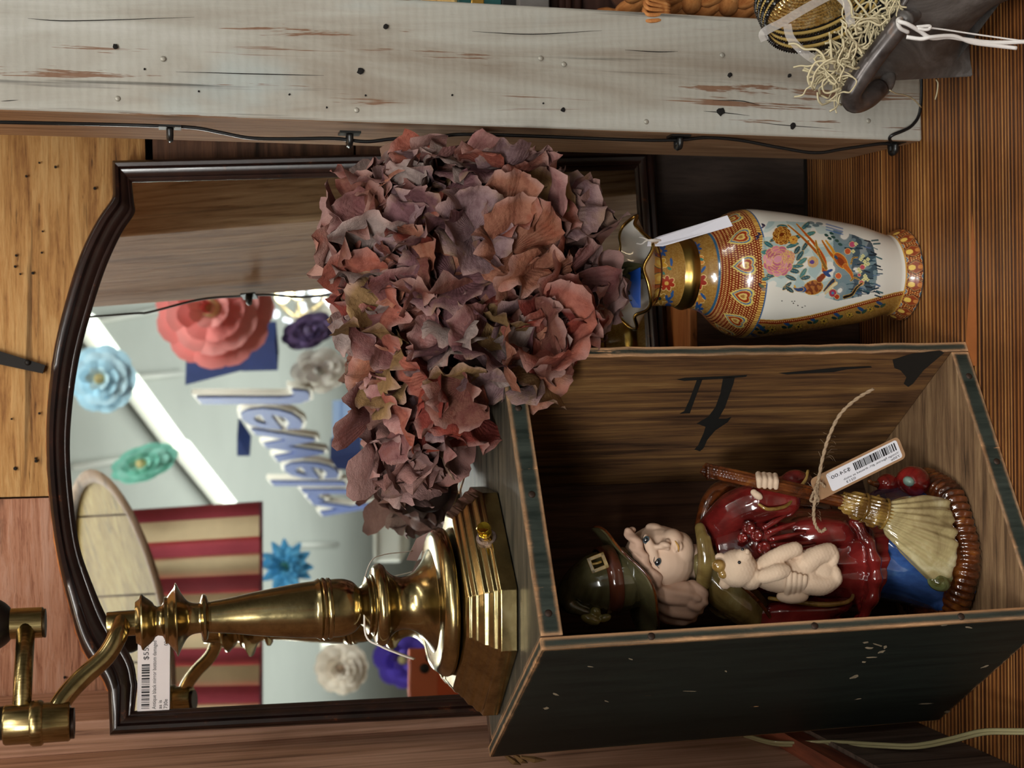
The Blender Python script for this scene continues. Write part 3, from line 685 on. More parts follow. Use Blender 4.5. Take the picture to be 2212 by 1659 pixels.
# ------------------------------------------------------------------ old painted crate standing on end
kBL = Vector((-.1377, .7226, 0)); kBR = Vector((.0237, .8145, 0)); kB = Vector((-.566, .824, 0)).normalized()
ka = (kBR - kBL).normalized(); kw = (kBR - kBL).length; kd = .158; kh = .3063
def K(x, y, z): return kBL + ka * x + kB * y + Vector((-.0022 * z / .3 * 1.0, 0, z))
mPaint = Mat('crate_paint', '#1c211e', .5, spec=.4)
def paint_mat(name, paint, axis, thr=.66, edge=.9, grain=.3, wear_cols=('#a5713f', '#d9a777'), base2=None):
    m = Mat(name, paint, .5, spec=.25)
    sc = [1, 1, 1]; sc['XYZ'.index(axis)] = .10
    v = m.coord(tuple(sc)); n1 = m.noise(v, 90, 7, .75, .5); n2 = m.noise(m.coord(), 22, 4, .6)
    c = m.mix(m.ramp(m.noise(v, 160, 5, .7), [(.35, 0.), (.65, 1.)]), paint, base2 or paint)
    k = m.math('ADD', m.math('MULTIPLY', n1, .85), m.math('MULTIPLY', n2, .15))
    if edge:
        e = m.math('MULTIPLY', m.edge(.0045), edge); k = m.math('ADD', k, e)
    msk = m.ramp(k, [(thr, 0.), (thr + .012, 1.)])
    w_ = m.ramp(m.noise(v, 60, 4, .6), [(.3, wear_cols[0]), (.7, wear_cols[1])])
    m.col(m.mix(msk, c, w_)); m.rough(m.math('ADD', m.math('MULTIPLY', msk, .3), .52))
    m.bump(m.math('ADD', m.math('MULTIPLY', msk, -1.), m.math('MULTIPLY', n1, grain)), .5, .0006)
    return m
mPv = paint_mat('dark_green_paint_side', '#131613', 'Z', .66, base2='#1c211c')
mPe = paint_mat('dark_green_paint_rim', '#1c2420', 'Z', .61, edge=2.2, base2='#39403a', wear_cols=('#b07c50', '#e0b084'))
mPt = paint_mat('grey_black_paint_top', '#2f2d27', 'X', .64, base2='#564f42', grain=1.2, wear_cols=('#a8794f', '#d6a67b'))
mPi = wood('crate_inside', ['#2f1e12', '#573b24', '#74522f', '#8d6a40'], 'Z', 150, .05, .72, .4, loc=(6, 2, 3), dark=.55)
mPi2 = wood('crate_inside_pale', ['#3d2d1e', '#6a5038', '#85694b', '#9a7d5c'], 'X', 150, .08, .72, .4, loc=(6, 2, 3), dark=.5)
mPb = wood('crate_back_wood', ['#24160d', '#382417', '#4a3122', '#573d2b'], 'Z', 140, .05, .75, .35, loc=(2, 2, 3), dark=.5)
cr = thing('wooden_crate', kBL + ka * kw / 2 + kB * kd / 2, 'old dark green painted wooden crate standing on end with worn edges', 'crate')
def board(name, x0, x1, y0, y1, z0, z1, mats, mi, lab=None, wav=0.):
    """hexa faces: bottom, top, front(y0), right(x1), back, left(x0)"""
    mb = MB(); mb.hexa([K(x0, y0, z0), K(x1, y0, z0), K(x1, y1, z0), K(x0, y1, z0), K(x0, y0, z1), K(x1, y0, z1), K(x1, y1, z1), K(x0, y1, z1)])
    mb.mi = mi; o = mb.build(name, mats, cr, False)
    if wav:
        bm = bmesh.new(); bm.from_mesh(o.data)
        bmesh.ops.subdivide_edges(bm, edges=[e for e in bm.edges if abs((e.verts[0].co - e.verts[1].co).z) > .2], cuts=26)
        rr = random.Random(3)
        lv = {}
        for v in bm.verts:
            z = round(v.co.z, 3)
            if z not in lv: lv[z] = rr.uniform(-1, 1)
            if (v.co - kBL).dot(kB) < .002 and 0.01 < v.co.z < .30: v.co += kB * (lv[z] * wav + wav)
        bm.to_mesh(o.data); bm.free()
    bevel(o, .0008, 2); 
    if lab: o['label'] = lab
    return o
tk = .0072; te = .0130
board('side_panel', 0, tk, 0, kd, 0, kh, [mPv, mPi, mPe], [0, 2, 2, 1, 0, 0], 'near black outer side panel')
board('side_panel', kw - tk, kw, 0, kd, 0, kh, [mPv, mPi, mPe], [0, 2, 2, 0, 0, 1], 'side panel showing bare wood inside', .0006)
board('end_panel', tk + .0003, kw - tk - .0003, 0, kd - .008, kh - te, kh - .0006, [mPt, mPb, mPe], [1, 0, 2, 1, 1, 1], 'grey black top end panel')
board('end_panel', tk + .0003, kw - tk - .0003, 0, kd - .008, 0.0004, te, [mPt, mPi2, mPe], [0, 1, 2, 1, 1, 1], 'bottom end panel with pale bare wood')
for x0, x1 in ((tk + .0004, .072), (.0728, kw - tk - .0004)):
    board('back_board', x0, x1, kd - .0075, kd - .0003, .0004, kh - .0008, [mPb], [0] * 6)
# nails on the front rims
mRust = plain('rusty_nail', '#3a2a20', .6, .4, var=.4, vs=300)
for x, z in ((.02, kh - .0065), (.145, kh - .0065), (.09, kh - .007), (.0036, .15), (.0036, .245), (.0036, .06), (.03, .006), (.1, .006), (.16, .006)):
    mb = MB(); q = K(x, -.0002, z); nrm = ka.cross(Vector((0, 0, 1))); fr = Matrix((ka, Vector((0, 0, 1)), nrm)).transposed()
    mb.lathe([(.0001, .0007), (.0014, .0006), (.0021, .0001), (.0021, -.001)], 14, q, fr); mb.build('nail_head', mRust, cr)
# stencilled mark inside: thin strokes of black paint on the inner face of the right panel
def inner(ix, iy, off=.0003):
    n = kB.cross(Vector((-.00733, 0, 1))).normalized(); r = ray(ix, iy); O = K(kw - tk - off, 0, 0); return CW + r * ((O - CW).dot(n) / r.dot(n))
mSt = plain('stencil_black', '#15130f', .7, var=.3, vs=200)
rnd = random.Random(8)
def stroke(poly):
    mb = MB(); a = [inner(*q) for q in poly]; b = [inner(q[0], q[1], -.0004) for q in poly]; n = len(a)
    mb.add(a + b, [tuple(range(n)), tuple(range(n, 2 * n))[::-1]] + [(i, (i + 1) % n, n + (i + 1) % n, n + i) for i in range(n)]); recalc(mb.build('stencil_mark', mSt, cr, False))
stroke([(1462, 820), (1480, 816), (1600, 811), (1614, 810), (1612, 814), (1580, 817), (1478, 823)])
stroke([(1506, 819), (1518, 818), (1502, 860), (1490, 893), (1468, 894), (1478, 888), (1490, 862)])
stroke([(1562, 815), (1588, 813), (1584, 830), (1566, 880), (1552, 905), (1570, 904), (1580, 901), (1572, 912), (1545, 930), (1528, 950), (1520, 968), (1512, 975), (1500, 971), (1508, 962), (1520, 935), (1524, 922), (1505, 915), (1530, 900), (1545, 880), (1556, 850)])
stroke([(1682, 806), (1760, 799), (1820, 793), (1880, 791), (1884, 794), (1830, 798), (1800, 804), (1700, 809)])
stroke([(1928, 777), (1970, 764), (2030, 757), (2040, 762), (1995, 800), (1972, 829), (1962, 836), (1952, 829), (1958, 815), (1945, 800), (1932, 795)])
# splinters at the lower back corner
mSp = wood('splinter', ['#4e3a25', '#8b6b42'], 'Z', 60, .2, .8)
for a, b in (((1092, 1632), (1125, 1652)), ((1125, 1635), (1180, 1642)), ((1110, 1630), (1140, 1648))):
    mb = MB(); mb.tube([P(a[0], a[1], .856), P((a[0] + b[0]) / 2, (a[1] + b[1]) / 2 + 3, .858), P(b[0], b[1], .86)], [.001, .0022, .0003], 5); mb.build('splinter', mSp, cr, False)
# paint chips on the dark side
mChip = plain('pale_chip', '#8f8068', .8, var=.5, vs=300)
def outer(ix, iy, off=.0002):
    n = kB.cross(Vector((-.00733, 0, 1))).normalized(); r = ray(ix, iy); O = K(0 - off, 0, 0); return CW + r * ((O - CW).dot(n) / r.dot(n))
for ix, iy, a, b in [(x_, y_, a_ * .8, b_ * .75) for x_, y_, a_, b_ in [(1870, 1388, 10, 3), (1878, 1400, 14, 4), (1895, 1393, 16, 3), (1905, 1408, 12, 4), (1882, 1420, 16, 3), (1866, 1430, 8, 3), (1912, 1398, 6, 5), (1845, 1462, 14, 5), (2040, 1350, 10, 3), (2092, 1355, 12, 3), (1362, 1424, 7, 2), (1490, 1493, 18, 1.5), (1853, 1510, 12, 2), (2050, 1538, 14, 4), (2000, 1520, 22, 2), (1310, 1515, 8, 2), (1568, 1450, 4, 3), (2128, 1440, 14, 3), (1200, 1500, 12, 3), (1180, 1530, 10, 4), (1275, 1440, 9, 2)]]:
    rr = random.Random(ix); k = 9; t0 = rr.uniform(-.4, .4); poly = []
    for i in range(k):
        an = 2 * PI * i / k; rr_ = rr.uniform(.55, 1.1); u, v = a * rr_ * math.cos(an), b * rr_ * math.sin(an); poly.append((ix + u * math.cos(t0) - v * math.sin(t0), iy + u * math.sin(t0) + v * math.cos(t0)))
    mb = MB(); mb.add([outer(*q) for q in poly], [tuple(range(k))]); mb.build('paint_chip', mChip, cr, False)

# ------------------------------------------------------------------ brass swing-arm lamp
mBr = Mat('aged_brass', '#b08a48', .16, 1.0)
_v = mBr.coord(); _n = mBr.noise(_v, 60, 6, .7); _n2 = mBr.noise(_v, 900, 3, .6)
mBr.col(mBr.ramp(_n, [(.3, '#776746'), (.48, '#9b895f'), (.7, '#b5a478')]))
mBr.rough(mBr.ramp(_n, [(.35, .27), (.65, .14)])); mBr.bump(mBr.noise(_v, 130, 4, .6), .09, .0008)
mBrT = Mat('brushed_brass', '#a38a55', .26, 1.0)
_w = mBrT.noise(mBrT.coord((1, 1, .08)), 700, 3, .6); mBrT.bump(_w, .25, .0004); mBrT.col(mBrT.ramp(_w, [(.3, '#77653f'), (.7, '#ab986a')]))
lc = Vector((-.130, .8405, kh)); 
lamp = thing('brass_lamp', lc, 'tall aged brass swing-arm table lamp standing on top of the crate', 'lamp')
ro = R(-2)
def octa(apl, aps):                      # octagon from two apothems; long sides face 45 degrees
    out = []
    lines = []
    for k in range(8):
        an = ro - PI / 2 + k * PI / 4; ap = aps if k % 2 == 0 else apl; lines.append((math.cos(an), math.sin(an), ap))
    for k in range(8):
        a = lines[k]; b = lines[(k + 1) % 8]; det = a[0] * b[1] - a[1] * b[0]
        out.append(((a[2] * b[1] - b[2] * a[1]) / det, (a[0] * b[2] - b[0] * a[2]) / det))
    return out
zb = kh + .0003
steps = [(0, 0), (0, .0095), (-.0022, .0105), (-.0028, .0130), (-.0058, .0150), (-.0066, .0178), (-.0105, .0200), (-.0108, .0215), (-.0135, .0232), (-.0135, .0248), (-.016, .0262), (-.045, .0272)]
mb = MB(); vs = []
for d_, z_ in steps:
    vs += [Vector((lc.x + x, lc.y + y, zb + z_)) for x, y in octa(.0595 + d_, .0665 + d_)]
n = len(steps); fs = [(i * 8 + k, i * 8 + (k + 1) % 8, (i + 1) * 8 + (k + 1) % 8, (i + 1) * 8 + k) for i in range(n - 1) for k in range(8)] + [tuple(range(8))[::-1], tuple((n - 1) * 8 + k for k in range(8))]
mb.add(vs, fs); o = mb.build('base', mBr, lamp, True, 22); bevel(o, .0006, 2, 20)
yl = lc.y + .004
def zl(ix): return P(ix, 1300, yl).z
def rl(half, ix): return px(half, yl, zl(ix))
def axis(z): return Vector((lc.x + .0015 + (z - kh) * -.025, lc.y, 0))
tilt = Matrix.Rotation(R(-1.4), 3, 'Y')
def col_part(name, prof, mat=mBr, seg=64):           # prof: (pixel x, half width px)
    mb = MB(); pr = [(rl(h, x), zl(x)) for x, h in prof]; pr.sort(key=lambda q: 0)
    z0 = pr[0][1]; c0 = axis(z0) + Vector((0, 0, z0)); mb.lathe([(r, z - z0) for r, z in pr], seg, c0, tilt); o = mb.build(name, mat, lamp, True, 50); return recalc(o)
def dense(pts, k=4): return [(p.x, p.y) for p in spline([Vector((a, b, 0)) for a, b in pts], k)]
zd = zb + .0270
# flared disc sitting on the base
mb = MB(); r0 = .0445
mb.lathe([(r0 * .9, 0), (r0 * .985, .0012), (r0, .0035), (r0 * .985, .0062), (r0 * .93, .0088), (r0 * .86, .0100), (r0 * .70, .0106)], 72, Vector((lc.x, lc.y, zd)), tilt); mb.build('base_disc', mBr, lamp, True)
xd = 944
col_part('pedestal', [(952, 112), (942, 117), (936, 118), (930, 116)] + dense([(926, 108), (912, 84), (893, 64), (870, 56), (850, 60), (836, 72), (828, 84)], 5) + [(822, 88), (814, 88), (808, 84), (804, 78)])
col_part('collar', [(805, 66), (800, 66), (797, 60), (794, 58), (792, 62), (789, 62), (786, 54), (782, 46), (776, 40)])
col_part('column', dense([(778, 34), (774, 40), (762, 53), (745, 60), (728, 62), (714, 62)], 4) + [(712, 65), (707, 66), (703, 63), (700, 66), (695, 67), (691, 63), (688, 66), (684, 64), (680, 61.5)] + dense([(678, 61), (640, 58), (560, 48), (500, 38.5), (455, 33.5)], 4))
col_part('ring', [(455, 33), (450, 33.5), (447, 45), (443, 50), (438, 50), (435, 44), (432, 33), (428, 32)])
col_part('finial_disc', dense([(430, 32), (415, 34), (404, 40), (394, 54), (387, 68), (382, 78)], 4) + dense([(380, 78), (376, 68), (368, 58), (362, 50)], 3) + [(360, 50), (356, 50), (354, 40), (350, 33), (340, 31), (334, 34)] + dense([(331, 40), (322, 48), (314, 54), (308, 60)], 3) + [(305, 59), (302, 50), (296, 46), (293, 44), (292, 30)])
col_part('pivot_sleeve', [(294, 27.5), (260, 27.5), (234, 27), (231, 26)], mBrT)
def at(ix, iy, Y): return P(ix, iy, Y)
yc = yl - .001
def rr_(n_, ix, Y): return px(n_, Y, P(ix, 1300, Y).z)
# swing arms: lower arm leaves the front of the pivot, goes left and forward
e1 = [at(262, 1340, yl - .004), at(255, 1372, yl - .017), at(228, 1418, yl - .022), at(180, 1462, yl - .026), at(148, 1496, yl - .030), at(128, 1524, yl - .034), at(118, 1545, yl - .036)]
mb = MB(); mb.tube(spline(e1, 6), rr_(21, 200, yl - .02), 20); mb.build('lower_arm', mBr, lamp)
ye = yl - .036
def vcyl(name, ix0, ix1, iy, Y, half, mat, prof=None):
    a, b = at(ix0, iy, Y), at(ix1, iy, Y); mb = MB(); r = rr_(half, ix0, Y)
    h_ = b.z - a.z
    pr = prof or [(.93, 0), (1, .03), (1, .97), (.93, 1)]
    mb.lathe([(r * q, h_ * t) for q, t in pr], 40, Vector(((a.x + b.x) / 2, a.y, a.z))); return mb.build(name, mat, lamp, True, 40)
vcyl('elbow', 152, 8, 1562, ye, 43, mBrT)
vcyl('elbow_band', 94, 66, 1562, ye, 49, mBrT, [(.93, 0), (1, .2), (1, .8), (.93, 1)])
vcyl('elbow_cap', 161, 152, 1562, ye, 33, plain('brown_cap', '#2a1a10', .35, .6))
vcyl('elbow_cap', 8, 0, 1562, ye, 36, plain('brown_cap2', '#2a2216', .35, .6))
mb = MB(); p0, p1 = at(46, 1545, ye), at(56, 1352, yl - .004); mb.tube([p0, p0.lerp(p1, .5), p1], rr_(20, 50, ye), 20); mb.build('upper_arm', mBrT, lamp)
vcyl('socket_sleeve', 94, 14, 1346, yl, 33, mBrT)
vcyl('socket_cap', 99, 94, 1346, yl, 31, plain('dark_cap', '#3a2e1c', .35, .8))
mSock = plain('socket_dark', '#171310', .3, .3)
c_ = at(-32, 1350, yl); mb = MB(); mb.ell(c_, (.0155, .0155, .0165), nu=32, nv=18); mb.build('socket_knob', mSock, lamp)
mb = MB(); mb.lathe([(.0125, 0), (.013, .004), (.016, .03), (.0165, .06), (.014, .062)], 32, c_ + Vector((0, 0, .012))); mb.build('bulb_socket', mBr, lamp)
# rotary switch on the long right face
sn = Vector((math.cos(ro - PI / 4), math.sin(ro - PI / 4), 0)); sc_ = P(1028, 1163, (lc.y + sn.y * .055))
sc_ = Vector((lc.x, lc.y, 0)) + sn * .0555 + Vector((-sn.y, sn.x, 0)) * ((sc_ - Vector((lc.x, lc.y, 0))).dot(Vector((-sn.y, sn.x, 0)))) + Vector((0, 0, zb + .0115))
fr = Matrix((Vector((-sn.y, sn.x, 0)), Vector((0, 0, 1)), sn)).transposed(); fr = Matrix.Rotation(R(-18), 3, Vector((-sn.y, sn.x, 0))) @ fr
mKn = plain('knurled_washer', '#8f7d77', .3, .9, bmp=.6, vs=900)
sc_ = sc_ + sn * .002
mb = MB(); mb.lathe([(.0058, -.003), (.0062, .0), (.0058, .0012), (.0042, .0014), (.0038, .0006)], 36, sc_, fr); sw = mb.build('switch', mKn, lamp, True, 40)
mGold = plain('bright_brass', '#d6b23e', .15, 1.)
mb = MB(); mb.lathe([(.0022, 0), (.0022, .003), (.0034, .0034), (.0040, .006), (.0030, .0066), (.0040, .0072), (.0042, .0105), (.0036, .0112), (.0008, .0105)], 28, sc_, fr); k_ = mb.build('switch_knob', mGold, None, True, 45); k_.parent = sw; k_['label'] = 'bright brass knob'
# white string and folded tag on the lamp neck
mStr = plain('white_string', '#cfc6bd', .8)
tg = thing('string_tag', at(778, 1350, yl - .02), 'thin white string with a folded pink-grey tag tied around the lamp neck', 'tag')
za = zl(781); ax_ = axis(za); rn = rl(41, 781)
loop = [Vector((ax_.x + rn * math.cos(a), ax_.y + rn * math.sin(a), za)) for a in [2 * PI * k / 24 for k in range(25)]]
mb = MB(); mb.tube(loop, .0005, 6, False)
mb.tube(spline([loop[20], at(790, 1372, yl - .016), at(822, 1396, yl - .018), at(860, 1412, yl - .016), at(893, 1424, yl - .012)], 6), .0006, 6)
mb.tube(spline([loop[4], at(800, 1215, yl + .02), at(830, 1198, yl + .035), at(870, 1193, yl + .045), at(890, 1190, yl + .05)], 6), .00035, 5)
mb.build('string', mStr, tg)
mTg = plain('pinkish_tag', '#8d7068', .6, var=.1)
mb = MB(); a, b, c, d = at(878, 1210, yl + .05), at(900, 1163, yl + .052), at(934, 1146, yl + .052), at(900, 1212, yl + .05); e = Vector((0, .0006, 0)); mb.hexa([a, b, c, d, a + e, b + e, c + e, d + e]); recalc(mb.build('tag_card', mTg, tg, False))
# ------------------------------------------------------------------ porcelain vase
import numpy as np
vy = .897; vc = PZ(1948, 594, 0); vc = Vector((vc.x, vc.y, 0))
vprof = [(2000, 0)]
def vz(ix): return max(0., P(ix, 600, vy).z)
def vr(h, ix): return px(h, vy, vz(ix))
raw = [(1948, 92), (1944, 97), (1938, 98.5), (1928, 94), (1915, 87.5), (1906, 86), (1895, 89), (1850, 104), (1800, 114), (1750, 122), (1700, 130), (1650, 136), (1615, 139), (1590, 137), (1570, 131), (1552, 120), (1536, 104), (1522, 90), (1508, 82), (1494, 77), (1488, 75.5), (1484, 75), (1470, 79), (1456, 73), (1450, 71), (1430, 70), (1412, 70.5), (1402, 73), (1394, 79), (1386, 88), (1378, 99), (1370, 110), (1363, 118)]
pz = [(vz(x), vr(h, x)) for x, h in raw]
pz[0] = (0.0004, pz[0][1]); 
for i in range(1, len(pz)):
    if pz[i][0] <= pz[i - 1][0]: pz[i] = (pz[i - 1][0] + .0006, pz[i][1])
zs = np.array([q[0] for q in pz]); rs = np.array([q[1] for q in pz])
sp = spline([Vector((a, b, 0)) for a, b in pz], 12); sz = np.array([q.x for q in sp]); sr = np.array([q.y for q in sp])
NR = 420; zz = np.linspace(sz[0], sz[-1], NR); rr0 = np.interp(zz, sz, sr)
fa = np.linspace(-PI / 2 - 2.05, -PI / 2 + 2.05, 560, endpoint=False); ba = np.linspace(-PI / 2 + 2.05, -PI / 2 + 2 * PI - 2.05, 120, endpoint=False)
ang = np.concatenate([fa, ba]); NA = len(ang)
A, Z = np.meshgrid(ang, zz); RR = np.repeat(rr0[:, None], NA, 1)
zneck = vz(1402); tr = np.clip((Z - zneck) / (sz[-1] - zneck), 0, 1)
ruf = np.cos(6 * (A + 1.1)) + .25 * np.cos(11 * A + .6)
RR = RR * (1 + .055 * ruf * tr ** 2); ZZ = Z + .0026 * tr ** 2 * -ruf
lean = .0
X = vc.x + RR * np.cos(A) + lean * ZZ; Y = vc.y + RR * np.sin(A)
# painting -------------------------------------------------------
def hexc(h): return np.array(srgb(h)[:3])
Cc = np.zeros((NR, NA, 3)); Cc[:] = hexc('#d9d5cb')
# photo pixel of each point (where the picture on the vase sits)
D = np.stack([X, Y, ZZ - H], -1); cxr = D @ np.array(right); cyu = D @ np.array(upv); czb = -(D @ np.array(back))
IX = 1106 - cyu / czb * F; IY = 829.5 - cxr / czb * F
front = (np.cos(A + PI / 2) > -.35)
def put(mask, col, al=1.):
    c = hexc(col) if isinstance(col, str) else col
    Cc[mask] = Cc[mask] * (1 - al) + c * al
def ell_(x, y, a, b, t=0.):
    dx, dy = IX - x, IY - y; c, s = math.cos(t), math.sin(t); u, v = dx * c + dy * s, -dx * s + dy * c
    return ((u / a) ** 2 + (v / b) ** 2 < 1) & front
def line_(pts, w_):
    m_ = np.zeros((NR, NA), bool)
    for (x0, y0), (x1, y1) in zip(pts[:-1], pts[1:]):
        dx, dy = x1 - x0, y1 - y0; L = dx * dx + dy * dy + 1e-9; t = np.clip(((IX - x0) * dx + (IY - y0) * dy) / L, 0, 1)
        m_ |= ((IX - x0 - t * dx) ** 2 + (IY - y0 - t * dy) ** 2 < w_ * w_)
    return m_ & front
def poly_(pts):
    m_ = np.zeros((NR, NA), bool); n = len(pts)
    for i in range(n):
        x0, y0 = pts[i]; x1, y1 = pts[(i + 1) % n]
        if y0 == y1: continue
        c = ((IY >= min(y0, y1)) & (IY < max(y0, y1))) & (IX < x0 + (IY - y0) * (x1 - x0) / (y1 - y0)); m_ ^= c
    return m_ & front
rng = np.random.RandomState(4)
def vnoise(sc, seed=0):
    r_ = np.random.RandomState(seed); out = np.zeros((NR, NA))
    for k in range(10):
        th = r_.uniform(0, 2 * PI); ph = r_.uniform(0, 6.28); out += np.sin((IX * math.cos(th) + IY * math.sin(th)) / sc * r_.uniform(.6, 1.6) + ph)
    return out / 3.
S = A * .040                                        # arc length-ish, metres
def dots(ps, pz_, r, jit=0, off=0):
    row = np.floor(Z / pz_); u = (S / ps + .5 * (row % 2)) % 1 - .5; v = (Z / pz_) % 1 - .5
    return (u * ps) ** 2 + (v * pz_) ** 2 < r * r
zt_ = {k: vz(k) for k in (1912, 1990, 1935, 1598, 1590, 1584, 1520, 1486, 1455, 1404, 1392, 1376)}
GOLD, RED = '#946c30', '#74240f'
# gold floral ground (side panels, back, neck)
panelL = [(1590, 655), (1600, 672), (1618, 684), (1638, 691), (1676, 693), (1720, 688), (1752, 682), (1800, 670), (1847, 657), (1890, 645), (1930, 634), (1960, 628)]
bx_ = np.interp(IX, [p[0] for p in panelL], [p[1] for p in panelL])
ground = (Z < zt_[1590]) & (Z > zt_[1912]) & ((IY > bx_) | (np.cos(A + PI / 2 - .6) < -.55))
neckz = (Z > zt_[1520]) & (Z < zt_[1404])
g2 = ground | neckz
Cc[g2] = hexc(GOLD); fleck = (np.sin(IX * 1.9 + 3 * np.sin(IY * .8)) * np.sin(IY * 1.7 + 3 * np.sin(IX * .7)) > .25) & g2
put(fleck, '#ae8a4c', .7); put((np.abs(np.sin(IX * .9 + 2 * np.sin(IY * .5)) * np.sin(IY * .8 + 2 * np.sin(IX * .4))) < .08) & g2, '#7c4a1e', .55)
def vflower(x, y, r, pc_, cc_, n=6, out=None, sq=.85):
    for k in range(n):
        a = 2 * PI * k / n + .3; 
        if out: put(ell_(x + r * .62 * math.cos(a), y + r * .62 * math.sin(a) * sq, r * .47, r * .33, a), out)
    for k in range(n):
        a = 2 * PI * k / n + .3; put(ell_(x + r * .62 * math.cos(a), y + r * .62 * math.sin(a) * sq, r * .40, r * .25, a), pc_)
    put(ell_(x, y, r * .26, r * .24), cc_)
for x, y, r, c_, cc_ in [(1506, 607, 21, '#8f2b1f', '#d9b35c'), (1503, 563, 18, '#c17a36', '#d8ae4c'), (1504, 646, 18, '#b57a35', '#d2a548'), (1440, 612, 18, '#9b3320', '#caa050'), (1424, 570, 17, '#c09030', '#8c5a20'), (1425, 645, 15, '#8f6a2a', '#26352f'), (1506, 672, 12, '#2f5470', '#c7a04e')]:
    vflower(x, y, r, c_, cc_, 7 if r > 17 else 6, '#d8b877')
for x, y in [(1502, 540), (1428, 545), (1506, 670), (1440, 655)]:
    for k in range(5): put(ell_(x + 8 * math.cos(k * .8 - 1.6), y - 3 + 9 * math.sin(k * .8 - 1.6), 6, 3, k * .8 - 1.6), '#254a80')
for x, y, t in [(1485 + 8, 575, .8), (1519, 582, 2.2), (1519, 640, .9), (1450, 566, 1.5), (1421, 592, -1.), (1488, 628, .5), (1452, 636, 1.8), (1412, 630, .2)]: put(ell_(x, y, 9, 3, t), '#2d5488')
for x, y in [(1500, 620), (1515, 560), (1432, 590), (1446, 580)]: put(ell_(x, y, 5, 3, .5), '#3d7466')
# left side panel flowers
for x, y, r in [(1617, 704, 15), (1668, 712, 9), (1725, 706, 9), (1780, 694, 9), (1835, 680, 8), (1880, 668, 8)]:
    vflower(x, y, r, '#b08a36', '#2f2a18', 6, '#26301f', .7)
for x, y in [(1640, 704), (1648, 712), (1700, 700), (1755, 690), (1808, 680), (1860, 668), (1630, 725), (1900, 655)]:
    put(ell_(x, y, 9, 3.5, .5), '#24436b'); put(ell_(x + 7, y + 5, 7, 3, -.6), '#2c4a3a'); put(ell_(x - 6, y + 7, 6, 3, .2), '#24352c')
# border beside the white panel
bd = (np.abs(IY - bx_ - 3) < 4.2) & (Z < zt_[1590]) & (Z > zt_[1912]) & front
put(bd, RED); put(bd & (np.abs(((IX) / 4.2) % 1 - .5) < .22) & (np.abs(IY - bx_ - 3) < 1.3), '#d8a766'); put((np.abs(IY - bx_ + .8) < 1.1) & (Z < zt_[1590]) & (Z > zt_[1912]) & front, '#c09a4d')
# shoulder band: red with dots and hearts
sh = (Z > zt_[1590]) & (Z <= zt_[1520]); Cc[sh] = hexc(RED); put(sh & dots(.0017, .0016, .00045), '#d9b068')
put((Z > zt_[1598]) & (Z < zt_[1590]), '#d5ab55'); put((Z > zt_[1598]) & (Z < zt_[1590]) & (np.abs((S / .0016) % 1 - .5) < .18), '#7a3a18')
put((Z > zt_[1598] - .0010) & (Z < zt_[1598] - .0001), '#355d86')
nh = 12
for k in range(nh):
    a0 = -PI / 2 + 2 * PI * k / nh + .06; da = (A - a0 + PI) % (2 * PI) - PI; u = da * .0415; v = (Z - (zt_[1590] * .55 + zt_[1520] * .45) - .0002)
    def heart(sc): x = u / sc; y = -v / sc * .95 + .15; return (x * x + y * y - 1) ** 3 - x * x * y ** 3 < 0
    put(heart(.0058) & sh, '#c9b45f'); put(heart(.0048) & sh, '#36608c'); put(heart(.0041) & sh, '#caa553'); put(heart(.0035) & sh, '#8f2f16'); put(heart(.0022) & sh, '#cfae62'); put(heart(.0012) & sh, '#9c6a34')
put((Z > zt_[1520] - .0006) & (Z < zt_[1520] + .0006), '#2f5876')
# collar under the rim
co_ = (Z > zt_[1404]) & (Z < zt_[1376]); Cc[co_] = hexc('#9a4a22')
for k in range(14):
    a0 = 2 * PI * k / 14; u = ((A - a0 + PI) % (2 * PI) - PI) * .030; v = Z - zt_[1404] - .001; q = (u / .0052) ** 2 + (v / .0085) ** 2
    put((q < 1) & co_, '#2f4a3c'); put((q < .78) & co_, '#c99a44'); put((q < .2) & co_, '#d8b65a')
put((Z > zt_[1404] - .0005) & (Z < zt_[1404] + .0006), '#4a2412')
# foot lattice
ft = Z < zt_[1912]; Cc[ft] = hexc('#74290f'); put(ft & dots(.0016, .0015, .00042), '#d9a760')
for k in range(16):
    a0 = -PI / 2 + 2 * PI * k / 16 + .1; u = ((A - a0 + PI) % (2 * PI) - PI) * .030; v = Z - zt_[1912] * .52
    q = np.abs(u) / .0048 + np.abs(v) / .0078; put(ft & (q < 1.08), '#3b3a2c'); put(ft & (q < .98), '#9a6238'); put(ft & (q < .8), '#843c22'); put(ft & (((u + .0002) / .0019) ** 2 + ((v - .0022) / .0022) ** 2 < 1), '#d6b356'); put(ft & ((u / .0014) ** 2 + ((v + .003) / .0018) ** 2 < 1), '#b8763c')
    u2 = ((A - a0 - PI / 16 + PI) % (2 * PI) - PI) * .030
    for vv in (.0062, -.0060):
        q = u2 ** 2 + (v - vv) ** 2; put(ft & (q < .0026 ** 2), '#c9a878'); put(ft & (q < .0022 ** 2), '#46647a'); put(ft & (q < .0014 ** 2), '#c59060'); put(ft & (q < .0010 ** 2), '#a83a1c')
put((Z > zt_[1912] - .0006) & (Z < zt_[1912] + .0003), '#b98b3e'); put(Z < .0014, '#2e4a5a')
